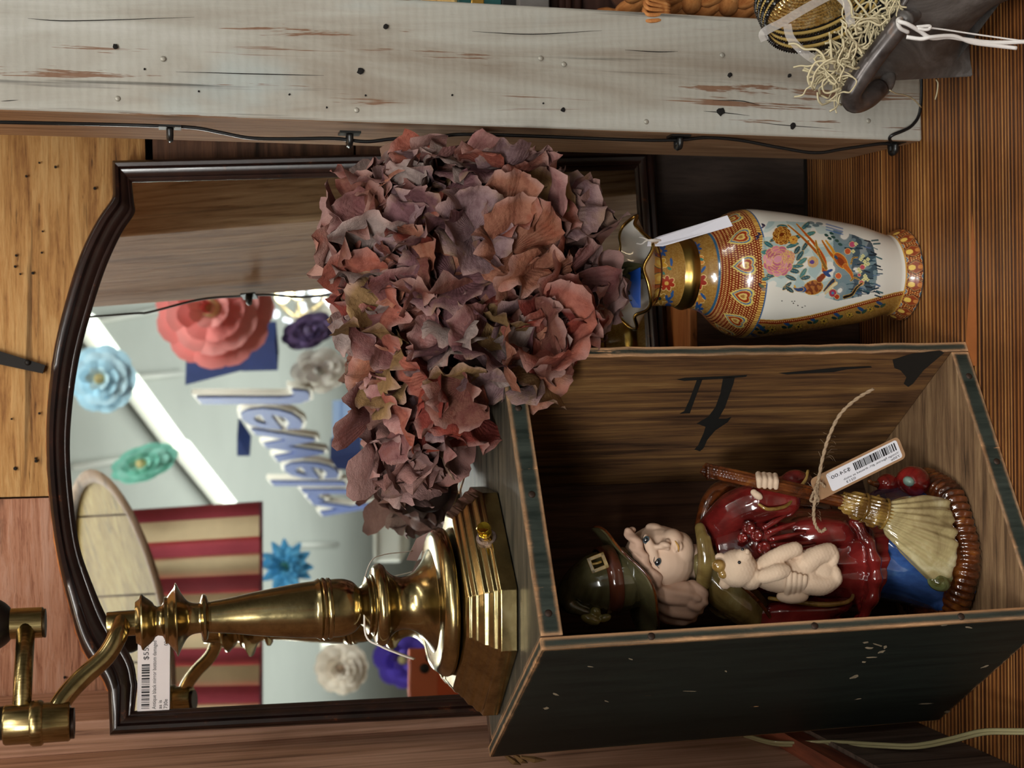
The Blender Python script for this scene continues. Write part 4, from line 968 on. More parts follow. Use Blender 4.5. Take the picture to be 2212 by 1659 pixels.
# the painted garden on the white panel -----------------------------------
nz_ = vnoise(9, 3); wash = poly_([(1648, 500), (1660, 478), (1700, 478), (1760, 482), (1800, 496), (1846, 508), (1884, 525), (1893, 560), (1896, 590), (1890, 625), (1860, 640), (1810, 650), (1770, 640), (1720, 630), (1680, 620), (1655, 612), (1645, 560)])
put(wash & (nz_ > -.6), '#a9bfbd', .7); put(wash & (nz_ > .2), '#7b9ba0', .5); put(wash & (IX > 1800) & (nz_ > -.9), '#4c6672', .75); put(wash & (IX > 1840) & (vnoise(5, 9) > -.2), '#2a4150', .85)
def leaf(x, y, a, b, t, c='#23525a', e='#b79a58'):
    if e: put(ell_(x, y, a + .9, b + .9, t), e)
    put(ell_(x, y, a, b, t), c); put(line_([(x - a * .8 * math.cos(t), y - a * .8 * math.sin(t)), (x + a * .8 * math.cos(t), y + a * .8 * math.sin(t))], .35), '#7d9c8c')
rl_ = random.Random(12)
for x, y in [(1660, 528), (1655, 545), (1700, 520), (1712, 530), (1722, 540), (1728, 552), (1732, 565), (1722, 575), (1715, 585), (1735, 590), (1708, 600), (1700, 618), (1705, 625), (1655, 602), (1665, 595), (1740, 600), (1740, 530), (1722, 512), (1750, 505), (1690, 490), (1740, 488), (1675, 515)]:
    leaf(x, y, rl_.uniform(9, 14), rl_.uniform(3.5, 5), rl_.uniform(-1.2, 1.4), rl_.choice(['#1f4c58', '#28616a', '#1c3f4c', '#3c7474']))
for k in range(60):
    x, y = rl_.uniform(1825, 1895), rl_.uniform(505, 640); t = rl_.uniform(-.3, .5)
    if y < 505 + (x - 1825) * .25: continue
    put(line_([(x, y), (x + 13 * math.cos(t), y + 13 * math.sin(t))], rl_.uniform(.8, 2)), rl_.choice(['#1d3644', '#24485a', '#3c5f66', '#152a36', '#556a8a']))
# peony and brown flower
def peony(cx_, cy_, r, cols, edge):
    for ring_, n in ((1., 11), (.78, 9), (.56, 7), (.34, 5), (.16, 3)):
        for k in range(n):
            a = 2 * PI * k / n + ring_ * 2.2; q = r * ring_ * .72; e_ = r * .26
            put(ell_(cx_ + q * math.cos(a), cy_ + q * math.sin(a), e_ * 1.05 + .9, e_ * .85 + .9, a + 1.3), edge); put(ell_(cx_ + q * math.cos(a), cy_ + q * math.sin(a), e_ * 1.05, e_ * .85, a + 1.3), cols[k % len(cols)])
peony(1681, 564, 35, ['#c4758a', '#b3607a', '#cd8a9a', '#a85a70'], '#d9b45c')
peony(1704, 555, 14, ['#c27288', '#b3607a'], '#d9b45c')
peony(1689, 509, 21, ['#7c3a12', '#8c4a18', '#6b2f10'], '#d2a044'); peony(1714, 518, 9, ['#a04c1c', '#8c3a14'], '#d2a044')
peony(1756, 566, 12, ['#b08a78', '#c2a08c'], '#c9a055'); put(ell_(1754, 566, 5, 4.5), '#5a3f86')
# birds
def stroke2(pts, w0, w1, c, e='#d0a040'):
    n = 14; ps = [(q.x, q.y) for q in spline([Vector((a, b, 0)) for a, b in pts], n)]
    for k in range(len(ps) - 1):
        t = k / (len(ps) - 1); w_ = w0 + (w1 - w0) * t; put(line_([ps[k], ps[k + 1]], w_ + .9), e)
    for k in range(len(ps) - 1):
        t = k / (len(ps) - 1); w_ = w0 + (w1 - w0) * t; put(line_([ps[k], ps[k + 1]], max(.3, w_)), c)
stroke2([(1702, 486), (1730, 510), (1756, 536), (1776, 560), (1780, 585)], .8, 4, '#9a4a1c'); stroke2([(1721, 484), (1740, 505), (1762, 530), (1780, 560), (1782, 586)], .8, 4, '#a8441a')
stroke2([(1762, 520), (1768, 545), (1784, 580)], 1, 3, '#7e5a2a'); stroke2([(1776, 520), (1792, 545), (1806, 560)], 1, 4, '#a8541c'); stroke2([(1784, 520), (1796, 536), (1806, 555)], 1, 3, '#c98a2c')
put(ell_(1816, 563, 21, 12, .9), '#d0a040'); put(ell_(1816, 563, 19.5, 10.5, .9), '#a9511c'); put(ell_(1816, 565, 11, 6, .9), '#7a2f12'); put(ell_(1806, 556, 5, 3, .9), '#27425a')
stroke2([(1826, 575), (1838, 590), (1842, 602)], 5, 1.2, '#b25a1e'); stroke2([(1838, 570), (1842, 558), (1852, 556)], .8, .6, '#2a2a1a')
put(ell_(1757, 621, 22, 16, -.25), '#d0a040'); put(ell_(1757, 621, 20.5, 14.5, -.25), '#6e3318'); put(ell_(1757, 621, 20, 14, -.25) & (vnoise(2.0, 7) > .1), '#a0622c')
stroke2([(1770, 604), (1778, 596)], 6, 5, '#7a3014'); put(ell_(1786, 592, 10, 4, .6), '#1f3f70'); put(ell_(1790, 586, 10, 3, -.4), '#24467a'); put(ell_(1735, 625, 7, 6, .2), '#27477c'); stroke2([(1732, 625), (1722, 626), (1716, 622)], 4, 1.5, '#23406c'); put(ell_(1717, 619, 4, 2, 1.2), '#c99c3c')
stroke2([(1780, 628), (1792, 614), (1800, 606)], 1.5, 4, '#1f2f44'); stroke2([(1783, 634), (1796, 620), (1806, 612)], 1, 3, '#cfc6a0')
for x, y, r, c_ in [(1811, 596, 6, '#c2542c'), (1799, 633, 8, '#9c3a4e'), (1808, 641, 5, '#a83c22'), (1831, 543, 6, '#b5502c'), (1863, 577, 5, '#b14a5a'), (1861, 611, 5, '#b3485a'), (1841, 528, 6, '#b3486a'), (1856, 594, 3, '#b34a60')]:
    put(ell_(x, y, r + 1, r + 1), '#d8b878'); put(ell_(x, y, r, r), c_)
put(ell_(1799, 633, 3, 3), '#4a7aa0')
for x, y in [(1860, 560), (1868, 565), (1864, 553), (1875, 560), (1870, 572), (1855, 582), (1849, 527), (1843, 543), (1858, 587), (1870, 600), (1866, 604), (1874, 604), (1869, 596), (1875, 570)]:
    for k in range(4): put(ell_(x + 2.6 * math.cos(k * 1.57), y + 2.6 * math.sin(k * 1.57), 2, 2), '#cfcb92')
    put(ell_(x, y, 1, 1), '#8f8a3a')
stroke2([(1824, 642), (1840, 636), (1850, 622), (1862, 612)], 3, 1.5, '#231d18'); stroke2([(1838, 606), (1846, 600), (1856, 604)], 1, .5, '#2a3a2a')
for x, y in [(1640, 505), (1636, 512), (1649, 486)]: put(ell_(x, y, 5, 2.6, .6), '#2c2a44'); put(ell_(x - 1, y + 4, 3.5, 2, -.7), '#3a3550')
put(ell_(1645, 618, 7, 3.5, .5), '#55604a'); put(ell_(1650, 625, 5, 4, 0), '#8f7a68'); put(ell_(1640, 613, 3, 2, 0), '#22242c')
for x, y in [(1752, 481), (1762, 487), (1745, 489), (1770, 483)]: put(ell_(x, y, 8, 3, .15), '#2c5260', .8)
for y in (486, 492, 498): put(line_([(1785, y - 2), (1820, y + 8)], 1.6), '#3d64a0', .7)
for x, y in [(1785, 508), (1792, 515), (1800, 512), (1796, 504), (1808, 520), (1815, 528)]: put(ell_(x, y, 5, 3, .4), '#274a44')
for x, y in [(1711, 651), (1714, 655), (1716, 651), (1724, 660), (1733, 664), (1739, 661), (1689, 650)]: put(ell_(x, y, 1.6, 1.2), '#2a2622')
# rim edge
zr = tr > .93; Cc[zr] = hexc('#b08c4a'); Cc[(tr > .45) & (tr <= .93)] = hexc('#b9a080')
ringm = (Z > zt_[1486]) & (Z < zt_[1455])
verts = np.stack([X, Y, ZZ], -1).reshape(-1, 3)
idx = np.arange(NR * NA).reshape(NR, NA); nx_ = np.roll(idx, -1, 1)
faces = np.stack([idx[:-1], nx_[:-1], nx_[1:], idx[1:]], -1).reshape(-1, 4)
me = bpy.data.meshes.new('vase_body'); me.from_pydata(verts.tolist(), [], faces.tolist())
at_ = me.color_attributes.new('paint', 'FLOAT_COLOR', 'POINT'); at_.data.foreach_set('color', np.concatenate([Cc.reshape(-1, 3), np.ones((NR * NA, 1))], 1).ravel())
fm = ringm[:-1].reshape(-1).astype(int)
me.polygons.foreach_set('material_index', fm); me.polygons.foreach_set('use_smooth', [True] * len(faces))
mV = Mat('painted_porcelain', '#d9d5cb', .22, spec=.5, coat=.6); q = mV.n('ShaderNodeVertexColor'); q.layer_name = 'paint'; mV.col(q.outputs[0])
mVg = plain('gold_lustre', '#a98a4a', .30, 1.)
me.materials.append(mV.m); me.materials.append(mVg.m); me.update()
vase = thing('vase', vc, 'white porcelain vase with ruffled rim, gold neck ring and painted birds and peonies', 'vase')
vb = bpy.data.objects.new('body', me); COL.objects.link(vb); vb.parent = vase; vb.matrix_parent_inverse = Matrix.Translation(-vc)
mVin = Mat('vase_glaze_inside', '#c9c3bb', .12, spec=.6, coat=.5); mRimG = plain('gold_rim', '#b2904c', .22, 1.)
ruff = lambda a: math.cos(6 * (a + 1.1)) + .25 * math.cos(11 * a + .6)
rt_, ztop = float(rr0[-1]), float(zz[-1])
mb = MB()
def inn(u, v):
    a = 2 * PI * u; z = ztop - v * (ztop - vz(1500)); t = max(0, (z - zneck) / (ztop - zneck)); r = float(np.interp(z, sz, sr)) * (1 + .055 * ruff(a) * t * t) - .0016
    return Vector((vc.x + r * math.cos(a), vc.y + r * math.sin(a), z - .0026 * t * t * ruff(a)))
mb.grid(inn, 120, 30); o = mb.build('inner_wall', mVin, vase)
mb = MB(); pts = [Vector((vc.x + (rt_ * (1 + .055 * ruff(a)) - .0008) * math.cos(a), vc.y + (rt_ * (1 + .055 * ruff(a)) - .0008) * math.sin(a), ztop - .0026 * ruff(a))) for a in [2 * PI * k / 160 for k in range(161)]]
mb.tube(pts, .0012, 8, False); mb.build('rim', mRimG, vase)
mb = MB(); mb.lathe([(rs[0] * .2, .0003), (rs[0], .0003), (rs[0], .0012)], 48, vc); mb.build('foot_ring', plain('foot_clay', '#8a7a62', .7), vase)
# blue tape inside and the white hanging tag
mTape = plain('blue_tape', '#1f4fa8', .5); tp = thing('blue_tape', P(1368, 620, vy - .02), 'strip of bright blue tape with black handwriting inside the vase rim', 'tape')
mb = MB(); ty = vy - .012; q4 = [P(1336, 600, ty + .012), P(1384, 577, ty - .006), P(1384, 668, ty - .006), P(1374, 668, ty - .004)]; q4b = [P(1336, 600, ty + .012), P(1384, 577, ty - .006), P(1384, 665, ty - .006), P(1367, 664, ty + .002)]
e = Vector((0, .0006, 0)); mb.hexa(q4b + [p + e for p in q4b]); o = recalc(mb.build('tape_strip', mTape, tp, False))
Ot = P(1370, 656, ty - .0035); Xt = (P(1356, 600, ty - .0035) - Ot).normalized(); Yt = (P(1336, 650, ty - .002) - Ot); Yt = (Yt - Xt * Yt.dot(Xt)).normalized()
for body, x0_ in (('730', .001), ('8', .0155)):
    o = text(body, 'lettering', mInk, tp, 1.); lay(o, Ot + back * .0012, Xt, Yt, back, x0_, .001, .0095, .012)
mTag2 = plain('white_card', '#cfcdd6', .55); mHole2 = plain('brown_reinforcement', '#a08468', .7)
vt = thing('hang_tag', P(1480, 500, vy - .045), 'long blank white hang tag with a brown eyelet hanging from the vase rim', 'tag')
yt1, yt2 = vy - .036, vy - .046
c4 = [P(1398, 531, yt1), P(1428, 531, yt1), P(1583, 489, yt2), P(1570, 466, yt2), P(1428, 508, yt1), P(1398, 523, yt1)]
c4 = [P(1398, 532, yt1), P(1432, 532, yt1), P(1583, 488, yt2), P(1571, 465, yt2), P(1424, 510, yt1), P(1400, 521, yt1)]
mb = MB(); mb.add(c4 + [p + e * .8 for p in c4], [tuple(range(6)), tuple(range(6, 12))[::-1]] + [(i, 6 + i, 6 + (i + 1) % 6, (i + 1) % 6) for i in range(6)]); recalc(mb.build('card', mTag2, vt, False))
Oe = P(1427, 519, yt1 - .0006); xe = (P(1447, 514, yt1 - .0006) - Oe); ye_ = (P(1430, 525.5, yt1 - .0006) - Oe)
mb = MB(); n = 20; vs = [Oe + xe * math.cos(2 * PI * k / n) * s_ + ye_ * math.sin(2 * PI * k / n) * s_ for s_ in (1, .35) for k in range(n)]
mb.add(vs, [(k, (k + 1) % n, n + (k + 1) % n, n + k) for k in range(n)]); mb.build('eyelet', mHole2, vt, False)
mb = MB(); mb.tube(spline([P(1427, 519, yt1 - .001), P(1412, 518, yt1 - .003), P(1396, 520, yt1 - .002), P(1386, 527, vy - .035), P(1375, 525, vy - .03)], 5), .0006, 6)
mb.tube(spline([P(1427, 519, yt1 - .001), P(1408, 521, yt1 - .003), P(1390, 514, yt1 - .002), P(1380, 512, vy - .033)], 5), .0005, 6); mb.build('string', mStr, vt)

# ------------------------------------------------------------------ dried hydrangea
hy = thing('dried_hydrangea', Vector((vc.x, vc.y, vz(1480))), 'bunch of dusty rose and mauve dried hydrangea heads in the vase', 'flowers')
mStem = plain('stem_green', '#5e5a34', .7, var=.3)
pal = [('#6a2b26', '#8e4238'), ('#734548', '#8e6867'), ('#5f3f45', '#7d5b62'), ('#84443a', '#aa6c5c'), ('#857876', '#aaa09c'), ('#7b6340', '#9c8158'), ('#9a6a6a', '#b88f8c'), ('#64322e', '#7d5548'), ('#755a60', '#9b858a'), ('#8c5846', '#ae7d66')]
pm = []
for k, (a, b) in enumerate(pal):
    m = Mat('petal_%s' % 'abcdefghij'[k], a, .72, spec=.25); v = m.coord(); n1 = m.noise(v, 70 + 6 * k, 6, .7, .5)
    x_, y_, z_ = m.sep(v); c = m.ramp(n1, [(.34, a), (.62, b)]); 
    rad = m.math('SQRT', m.math('ADD', m.math('POWER', x_, 2.), m.math('POWER', y_, 2.)))
    c = m.mix(m.math('MULTIPLY', m.ramp(m.math('MULTIPLY', rad, 33.), [(.86, 0.), (1., 1.)]), .5), c, '#c4a9a4')
    c = m.mix(m.math('MULTIPLY', m.ramp(m.noise(v, 40, 3, .6), [(.56, 0.), (.66, 1.)]), .5), c, ['#a04a2c', '#7d4030', '#8e7a4c'][k % 3])
    m.col(m.mix(1., c, '#dccfca', 'MULTIPLY')); an = m.math('ARCTAN2', y_, x_); vein = m.math('SINE', m.math('MULTIPLY', an, 46.))
    m.bump(m.math('ADD', m.math('MULTIPLY', vein, .10), m.math('MULTIPLY', m.noise(v, 220, 5, .75), 1.6)), .8, .0011)
    m.set('Subsurface Weight', 0.0); pm.append(m)
variants = []
for k in range(12):
    rr = random.Random(100 + k); span = rr.uniform(.62, .95); L = 1.; NU, NV = 16, 6
    cup = rr.uniform(-.25, .55); tw = rr.uniform(-.5, .5); rip = rr.uniform(.04, .11); ph = rr.uniform(0, 6); curl = rr.uniform(-.35, .35); notch = rr.uniform(0, .14)
    wd = rr.uniform(.56, .76)
    def f(u, v):
        q = u * 2 - 1; i = int(round(u * NU)); j = int(round(v * NV))
        x = .02 + v * (1 - .40 * q * q - notch * .8 * math.exp(-(q * 5) ** 2)); y = q * wd * math.sin(PI * (.06 + .58 * v))
        if v > .99: x += .014 * (1 if i % 2 else -1)
        if i in (0, NU) and 0 < v: x += .012 * (1 if j % 2 else -1); y *= 1 + .03 * (1 if j % 2 else -1)
        z = cup * v * v * .55 + rip * v * math.sin(q * 5 + ph) + rip * .3 * v * math.sin(q * 9 + v * 4 + ph * 2) + curl * y * abs(y) * 1.6 + tw * y * v * .6 + .05 * math.sin(v * 7 + ph) 
        if v > .8: z += rip * .9 * (v - .8) * 5 * math.sin(q * 9 + ph)
        return Vector((x, y, z)) * .0315
    mb = MB(); mb.grid(f, NU, NV)
    for q in range(len(pm)):
        me = bpy.data.meshes.new('petal'); me.from_pydata(mb.v, [], mb.f); me.materials.append(pm[q].m); me.polygons.foreach_set('use_smooth', [True] * len(mb.f)); me.update(); variants.append(me)
heads = [  # photo x, y, depth, radius px, depth squash, florets
    (1030, 560, .868, 255, .8, 40), (845, 530, .885, 150, .9, 20), (860, 720, .880, 140, .9, 18), (900, 880, .885, 140, .9, 18), (950, 365, .875, 95, .8, 12), (1160, 430, .885, 120, .8, 14), (930, 985, .915, 125, .7, 15), (1200, 785, .812, 80, .5, 9), (1050, 790, .82, 120, .6, 12), (1250, 560, .872, 90, .8, 10), (1240, 690, .86, 90, .7, 10)]
rnd = random.Random(21); petals = []
for hx, hyy, Yd, rp, dsq, nf in heads:
    c0 = P(hx, hyy, Yd); rad_ = rp / F * .9
    for k in range(nf):
        # even spread over the viewer's side and flanks
        t = (k + .5) / nf; cz_ = 1 - 1.28 * t; ph = k * 2.39996 + rnd.uniform(-.2, .2); sr_ = math.sqrt(max(0, 1 - cz_ * cz_))
        dirn = (right * sr_ * math.cos(ph) + upv * sr_ * math.sin(ph) + back * cz_).normalized()
        pos = c0 + Vector((dirn.x * rad_, dirn.y * rad_ * dsq, dirn.z * rad_)) * rnd.uniform(.74, .90)
        ax = (dirn + Vector((rnd.uniform(-.45, .45), rnd.uniform(-.45, .45), rnd.uniform(-.45, .45)))).normalized()
        u_ = ax.orthogonal().normalized(); w_ = ax.cross(u_); a0 = rnd.uniform(0, 6.28); el = rnd.uniform(-.05, .75); cb = rnd.randrange(len(pm)); big = rnd.uniform(.85, 1.2)
        low = min(1, max(0, (hyy - 700) / 250))
        if rnd.random() < low: cb = rnd.choice([0, 7, 2, 0, 3, 1])
        for j in range(4):
            a = a0 + j * PI / 2 + rnd.uniform(-.25, .25); d_ = (u_ * math.cos(a) + w_ * math.sin(a)); e_ = el + rnd.uniform(-.3, .35)
            xd_ = (d_ * math.cos(e_) + ax * math.sin(e_)).normalized(); zd_ = (ax * math.cos(e_) - d_ * math.sin(e_)).normalized(); yd_ = zd_.cross(xd_)
            s_ = big * rnd.uniform(.85, 1.15); q = cb if rnd.random() < .62 else rnd.randrange(len(pm))
            Mx = Matrix(((xd_.x * s_, yd_.x * s_, zd_.x * s_, pos.x), (xd_.y * s_, yd_.y * s_, zd_.y * s_, pos.y), (xd_.z * s_, yd_.z * s_, zd_.z * s_, pos.z), (0, 0, 0, 1)))
            petals.append((-(pos - CW).length, Mx, variants[rnd.randrange(12) * len(pm) + q], pos))
def inside(ix, iy, pg):
    c = False; n = len(pg)
    for i in range(n):
        (x0, y0), (x1, y1) = pg[i], pg[(i + 1) % n]
        if (y0 > iy) != (y1 > iy) and ix < x0 + (iy - y0) * (x1 - x0) / (y1 - y0): c = not c
    return c
SIL = [(812, 292), (1062, 278), (1080, 330), (1200, 340), (1230, 385), (1300, 410), (1330, 470), (1318, 560), (1352, 640), (1335, 700), (1325, 750), (1295, 800), (1260, 885), (1190, 880), (1150, 850), (1090, 850), (1088, 895), (1055, 960), (1048, 1005), (1010, 1030), (975, 1095), (925, 1115), (870, 1085), (810, 1065), (788, 1000), (765, 900), (735, 850), (742, 800), (705, 730), (695, 640), (680, 560), (683, 490), (705, 420), (745, 365), (812, 330)]
def topix(p):
    q = p - CW; z = -q.dot(back); return 1106 - q.dot(upv) / z * F, 829.5 - q.dot(right) / z * F
def clear(p, Mx):
    if not (inside(*topix(Mx @ Vector((.0315, 0, 0))), SIL) and inside(*topix(Mx @ Vector((.02, .014, 0))), SIL) and inside(*topix(Mx @ Vector((.02, -.014, 0))), SIL)): return False
    tip = Mx @ Vector((.026, 0, 0))
    for q in (p, tip):
        if (q - CW).dot(NW) > ND - .012: return False
        l = q - kBL; a_, b_, z_ = l.dot(ka), l.dot(kB), q.z
        if -.002 < a_ < kw + .002 and -.002 < b_ < kd and z_ < kh + .004: return False
        if q.x > .147 and q.y > .855: return False
    return True
petals = [p for p in petals if clear(p[3], p[1])]
petals.sort(key=lambda q: -q[0])
petals_front = petals[:300]; rest = petals[300:]
for d_, Mx, me, pos in petals_front:
    o = bpy.data.objects.new('petal', me); COL.objects.link(o); o.parent = hy; o.matrix_parent_inverse = Matrix.Translation(-hy.location); o.matrix_basis = Mx
mb = MB(); mats_ = pm
for d_, Mx, me, pos in rest:
    mb.cur = [i for i in range(len(pm)) if me.materials[0] == pm[i].m][0]; mb.add([Mx @ v.co for v in me.vertices], [tuple(p.vertices) for p in me.polygons])
o = mb.build('petals_behind', mats_, hy); o['kind'] = 'stuff'
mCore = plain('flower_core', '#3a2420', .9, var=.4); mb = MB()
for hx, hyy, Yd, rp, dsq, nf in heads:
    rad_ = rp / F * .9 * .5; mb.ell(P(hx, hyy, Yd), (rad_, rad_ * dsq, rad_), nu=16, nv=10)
base = Vector((vc.x, vc.y, vz(1440)))
for hx, hyy, Yd, rp, dsq, nf in heads[:4]:
    mb.tube(spline([base + Vector((rnd.uniform(-.008, .008), rnd.uniform(-.008, .008), -.02)), base + Vector((0, 0, .03)), P(hx, hyy, Yd)], 6), .002, 6)
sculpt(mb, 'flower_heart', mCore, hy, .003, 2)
for k in range(4):
    mb = MB(); mb.tube([base + Vector((rnd.uniform(-.008, .008), rnd.uniform(-.01, .01), -.03)), base + Vector((rnd.uniform(-.014, .012), -.006, .03)), P(1250 + 20 * k, 600 + 20 * k, .88)], .0022, 6); mb.build('stem', mStem, hy)
# ------------------------------------------------------------------ glazed ceramic girl-witch figurine
yf = .823; PXM = .000287
U_ = -upv; V_ = -right; D_ = -back      # photo x, photo y, depth
def G(ix, iy, d=0): return P(ix, iy, yf + d * PXM)
def glaze(name, c1, c2, c3=None, sc=30, rough=.14, coat=.8):
    m = Mat(name, c1, rough, spec=.5, coat=coat); v = m.coord(); n = m.noise(v, sc, 5, .6, .8)
    st = [(.36, c1), (.55, c2)] + ([(.72, c3)] if c3 else []); m.col(m.ramp(n, st)); m.bump(m.noise(v, 160, 3, .5), .08, .0006); return m
gRed = glaze('red_glaze', '#461210', '#6c1c1a', '#822a27'); gBlue = glaze('blue_glaze', '#263c6c', '#3d62a3', '#6b8fbb', 26)
gOlive = glaze('olive_glaze', '#352f1c', '#565035', '#6b6547', 24); gOlive2 = glaze('cape_glaze', '#4a351b', '#7a673a', '#9a926a', 28)
gBrown = glaze('brown_glaze', '#2a1208', '#5a2c12', '#84501f', 60); gGold = glaze('gold_glaze', '#5c4018', '#94763a', '#b89c5c', 60)
gBris = glaze('bristle_glaze', '#857450', '#ab9c70', '#c9bf9c', 40); gBand = glaze('hat_band_glaze', '#33180c', '#5c3120', '#5a3a3c', 24)
gStar = glaze('star_glaze', '#6a6030', '#95894f', '#a89d66', 40); gShoe = glaze('shoe_glaze', '#4c4a24', '#7f8a5c', '#9aa37c', 60)
mSkin = plain('bisque_face', '#d3b49c', .75, var=.06, vs=30); mBisq = plain('bisque_bear', '#cfb59c', .85, var=.10, vs=120, bmp=.35); mHair = plain('bisque_hair', '#bf9c86', .8, var=.12, vs=80)
fg = thing('witch_figurine', PZ(2030, 1185, .0135), 'glazed ceramic figurine of a girl dressed as a witch holding a teddy bear and broom', 'figurine')
def E(mb, ix, iy, d, a, b, c, t=0.):
    """ellipsoid: a along photo x, b along photo y, c in depth (pixels), t in-plane turn"""
    ct, st_ = math.cos(t), math.sin(t); e1 = U_ * ct + V_ * st_; e2 = -U_ * st_ + V_ * ct
    fr = Matrix((e1, e2, D_)).transposed(); mb.ell(G(ix, iy, d), (a * PXM, b * PXM, c * PXM), fr, 22, 14)
def T(mb, pts, rs, seg=16, flat=1., n=5, ends=True):
    q = [G(*p) for p in pts]; m_ = spline(q, n); k = len(pts) - 1; rr = []
    for i in range(len(m_)):
        t = i / (len(m_) - 1) * k; j = min(k - 1, int(t)); rr.append((rs[j] * (1 - t + j) + rs[j + 1] * (t - j)) * PXM)
    mb.tube(m_, rr, seg, True, flat)
    if not ends: return
    mb.ell(m_[0], rr[0] * .98, nu=14, nv=8); mb.ell(m_[-1], rr[-1] * .98, nu=14, nv=8)
def topx(co): q = co - CW; z = -q.dot(back); return 1106 - q.dot(upv) / z * F, 829.5 - q.dot(right) / z * F
# base ring with ridges
c0 = PZ(2030, 1185, .0135); mb = MB()
def rg(r, z, a, i): return r * (1 + .022 * math.sin(a * 62 + 1.2 * math.sin(z * 400)) * (1 if 0 < i < 8 else .2)) * (1 + .02 * math.sin(a * 7)), z
mb.lathe([(.030, 0), (.0475, .0002), (.0505, .003), (.0508, .007), (.0495, .011), (.0465, .0145), (.043, .016), (.040, .0165), (.02, .017)], 372, c0, None, rg); mb.build('base', gBrown, fg)
# skirt
mb = MB(); T(mb, [(1800, 1192, 0), (1890, 1192, 0), (1980, 1190, 0), (2058, 1188, 0)], [80, 100, 130, 152], 26, ends=False); E(mb, 2040, 1290, -60, 40, 36, 40); 
def dsk(co):
    ix, iy = topx(co); f_ = (iy - 1100) * .9 - (ix - 1850) * .55; return .0011 * math.sin(f_ / 11.) * min(1, max(0, (ix - 1840) / 60))
sculpt(mb, 'skirt', gBlue, fg, .0009, 6, disp=dsk)
# red dress: torso, overskirt with ruffled hem
mb = MB(); T(mb, [(1535, 1195, 0), (1600, 1190, -8), (1700, 1195, -6), (1790, 1205, -2), (1862, 1215, 0)], [62, 84, 96, 108, 118], 26, ends=False)
E(mb, 1640, 1170, -60, 50, 50, 40); E(mb, 1770, 1150, -70, 80, 38, 40, .1)
for k in range(11):
    t = k / 10; x = 1842 + 42 * math.sin(PI * (.15 + t * .75)); y = 1128 + 210 * t; E(mb, x, y, -125 + 60 * abs(t - .5) ** 2 * 4, 13, 15 + 3 * (k % 2), 12 + 5 * (k % 2))
T(mb, [(1848, 1130, -118), (1876, 1175, -140), (1890, 1230, -142), (1884, 1290, -128), (1862, 1335, -100)], [13, 14, 15, 14, 12])
def dr(co):
    ix, iy = topx(co); return .0007 * math.sin((iy - 1100) / 7. + (ix - 1500) * .012) * min(1, max(0, (ix - 1620) / 80))
sculpt(mb, 'dress', gRed, fg, .0009, 5, disp=dr)
# shoulder and right sleeve with big cuff
mb = MB(); T(mb, [(1545, 1150, -10), (1590, 1105, -40), (1640, 1085, -70), (1690, 1080, -80)], [42, 46, 44, 40]); T(mb, [(1640, 1080, -80), (1690, 1060, -70), (1735, 1040, -55)], [36, 34, 22], 16, .8); E(mb, 1715, 1045, -70, 34, 30, 20, -.5)
sculpt(mb, 'right_sleeve', gRed, fg, .0009, 5)
mb = MB(); T(mb, [(1512, 1142, 20), (1528, 1090, 18), (1548, 1062, 20), (1570, 1052, 25), (1600, 1062, 30)], [14, 17, 18, 16, 12], 12); T(mb, [(1560, 1075, 40), (1640, 1085, 50), (1780, 1100, 40)], [22, 26, 20]); sculpt(mb, 'cape_edge', gBrown, fg, .0009, 4)
mb = MB(); T(mb, [(1718, 1062, -96), (1738, 1040, -90), (1745, 1018, -72)], [3.5, 4, 3.5], 10); T(mb, [(1640, 1090, -118), (1660, 1100, -124), (1700, 1092, -122), (1718, 1064, -98)], [3, 4, 4, 3], 10); mb.build('cuff_edge', gGold, fg)
# cape on the left shoulder
mb = MB(); T(mb, [(1520, 1215, -10), (1560, 1265, -20), (1610, 1310, -30), (1650, 1345, -20)], [40, 50, 46, 34]); E(mb, 1570, 1290, 0, 60, 46, 50, .7); E(mb, 1530, 1240, 20, 34, 60, 50)
def dc(co): ix, iy = topx(co); return .0007 * math.sin((iy - ix) / 12.)
sculpt(mb, 'cape', gOlive2, fg, .0009, 5, disp=dc)
mb = MB(); T(mb, [(1560, 1228, -82), (1600, 1262, -92), (1640, 1300, -90), (1672, 1345, -70)], [4, 5, 5, 4], 10); mb.build('cape_trim', gBrown, fg)
mb = MB(); T(mb, [(1512, 1140, -48), (1520, 1175, -70), (1524, 1215, -72), (1518, 1262, -56)], [12, 15, 17, 16], 14); T(mb, [(1530, 1160, -72), (1540, 1200, -84), (1560, 1228, -84)], [5, 6, 5]); sculpt(mb, 'collar', gOlive2, fg, .0008, 4)
# left sleeve: red, open gold edged cuff
mb = MB(); T(mb, [(1645, 1335, -40), (1700, 1330, -66), (1770, 1322, -78), (1832, 1300, -78)], [30, 38, 34, 12]); E(mb, 1740, 1345, -40, 90, 34, 40)
def ds(co): ix, iy = topx(co); return .0006 * math.sin((iy) / 6.5)
sculpt(mb, 'left_sleeve', gRed, fg, .0009, 5, disp=ds)
mb = MB(); T(mb, [(1662, 1292, -98), (1720, 1300, -112), (1780, 1306, -116), (1830, 1300, -100), (1842, 1284, -84), (1822, 1270, -84), (1780, 1266, -88)], [4, 5, 6, 5, 4, 3.5, 3], 10); mb.build('cuff_edge', gGold, fg)
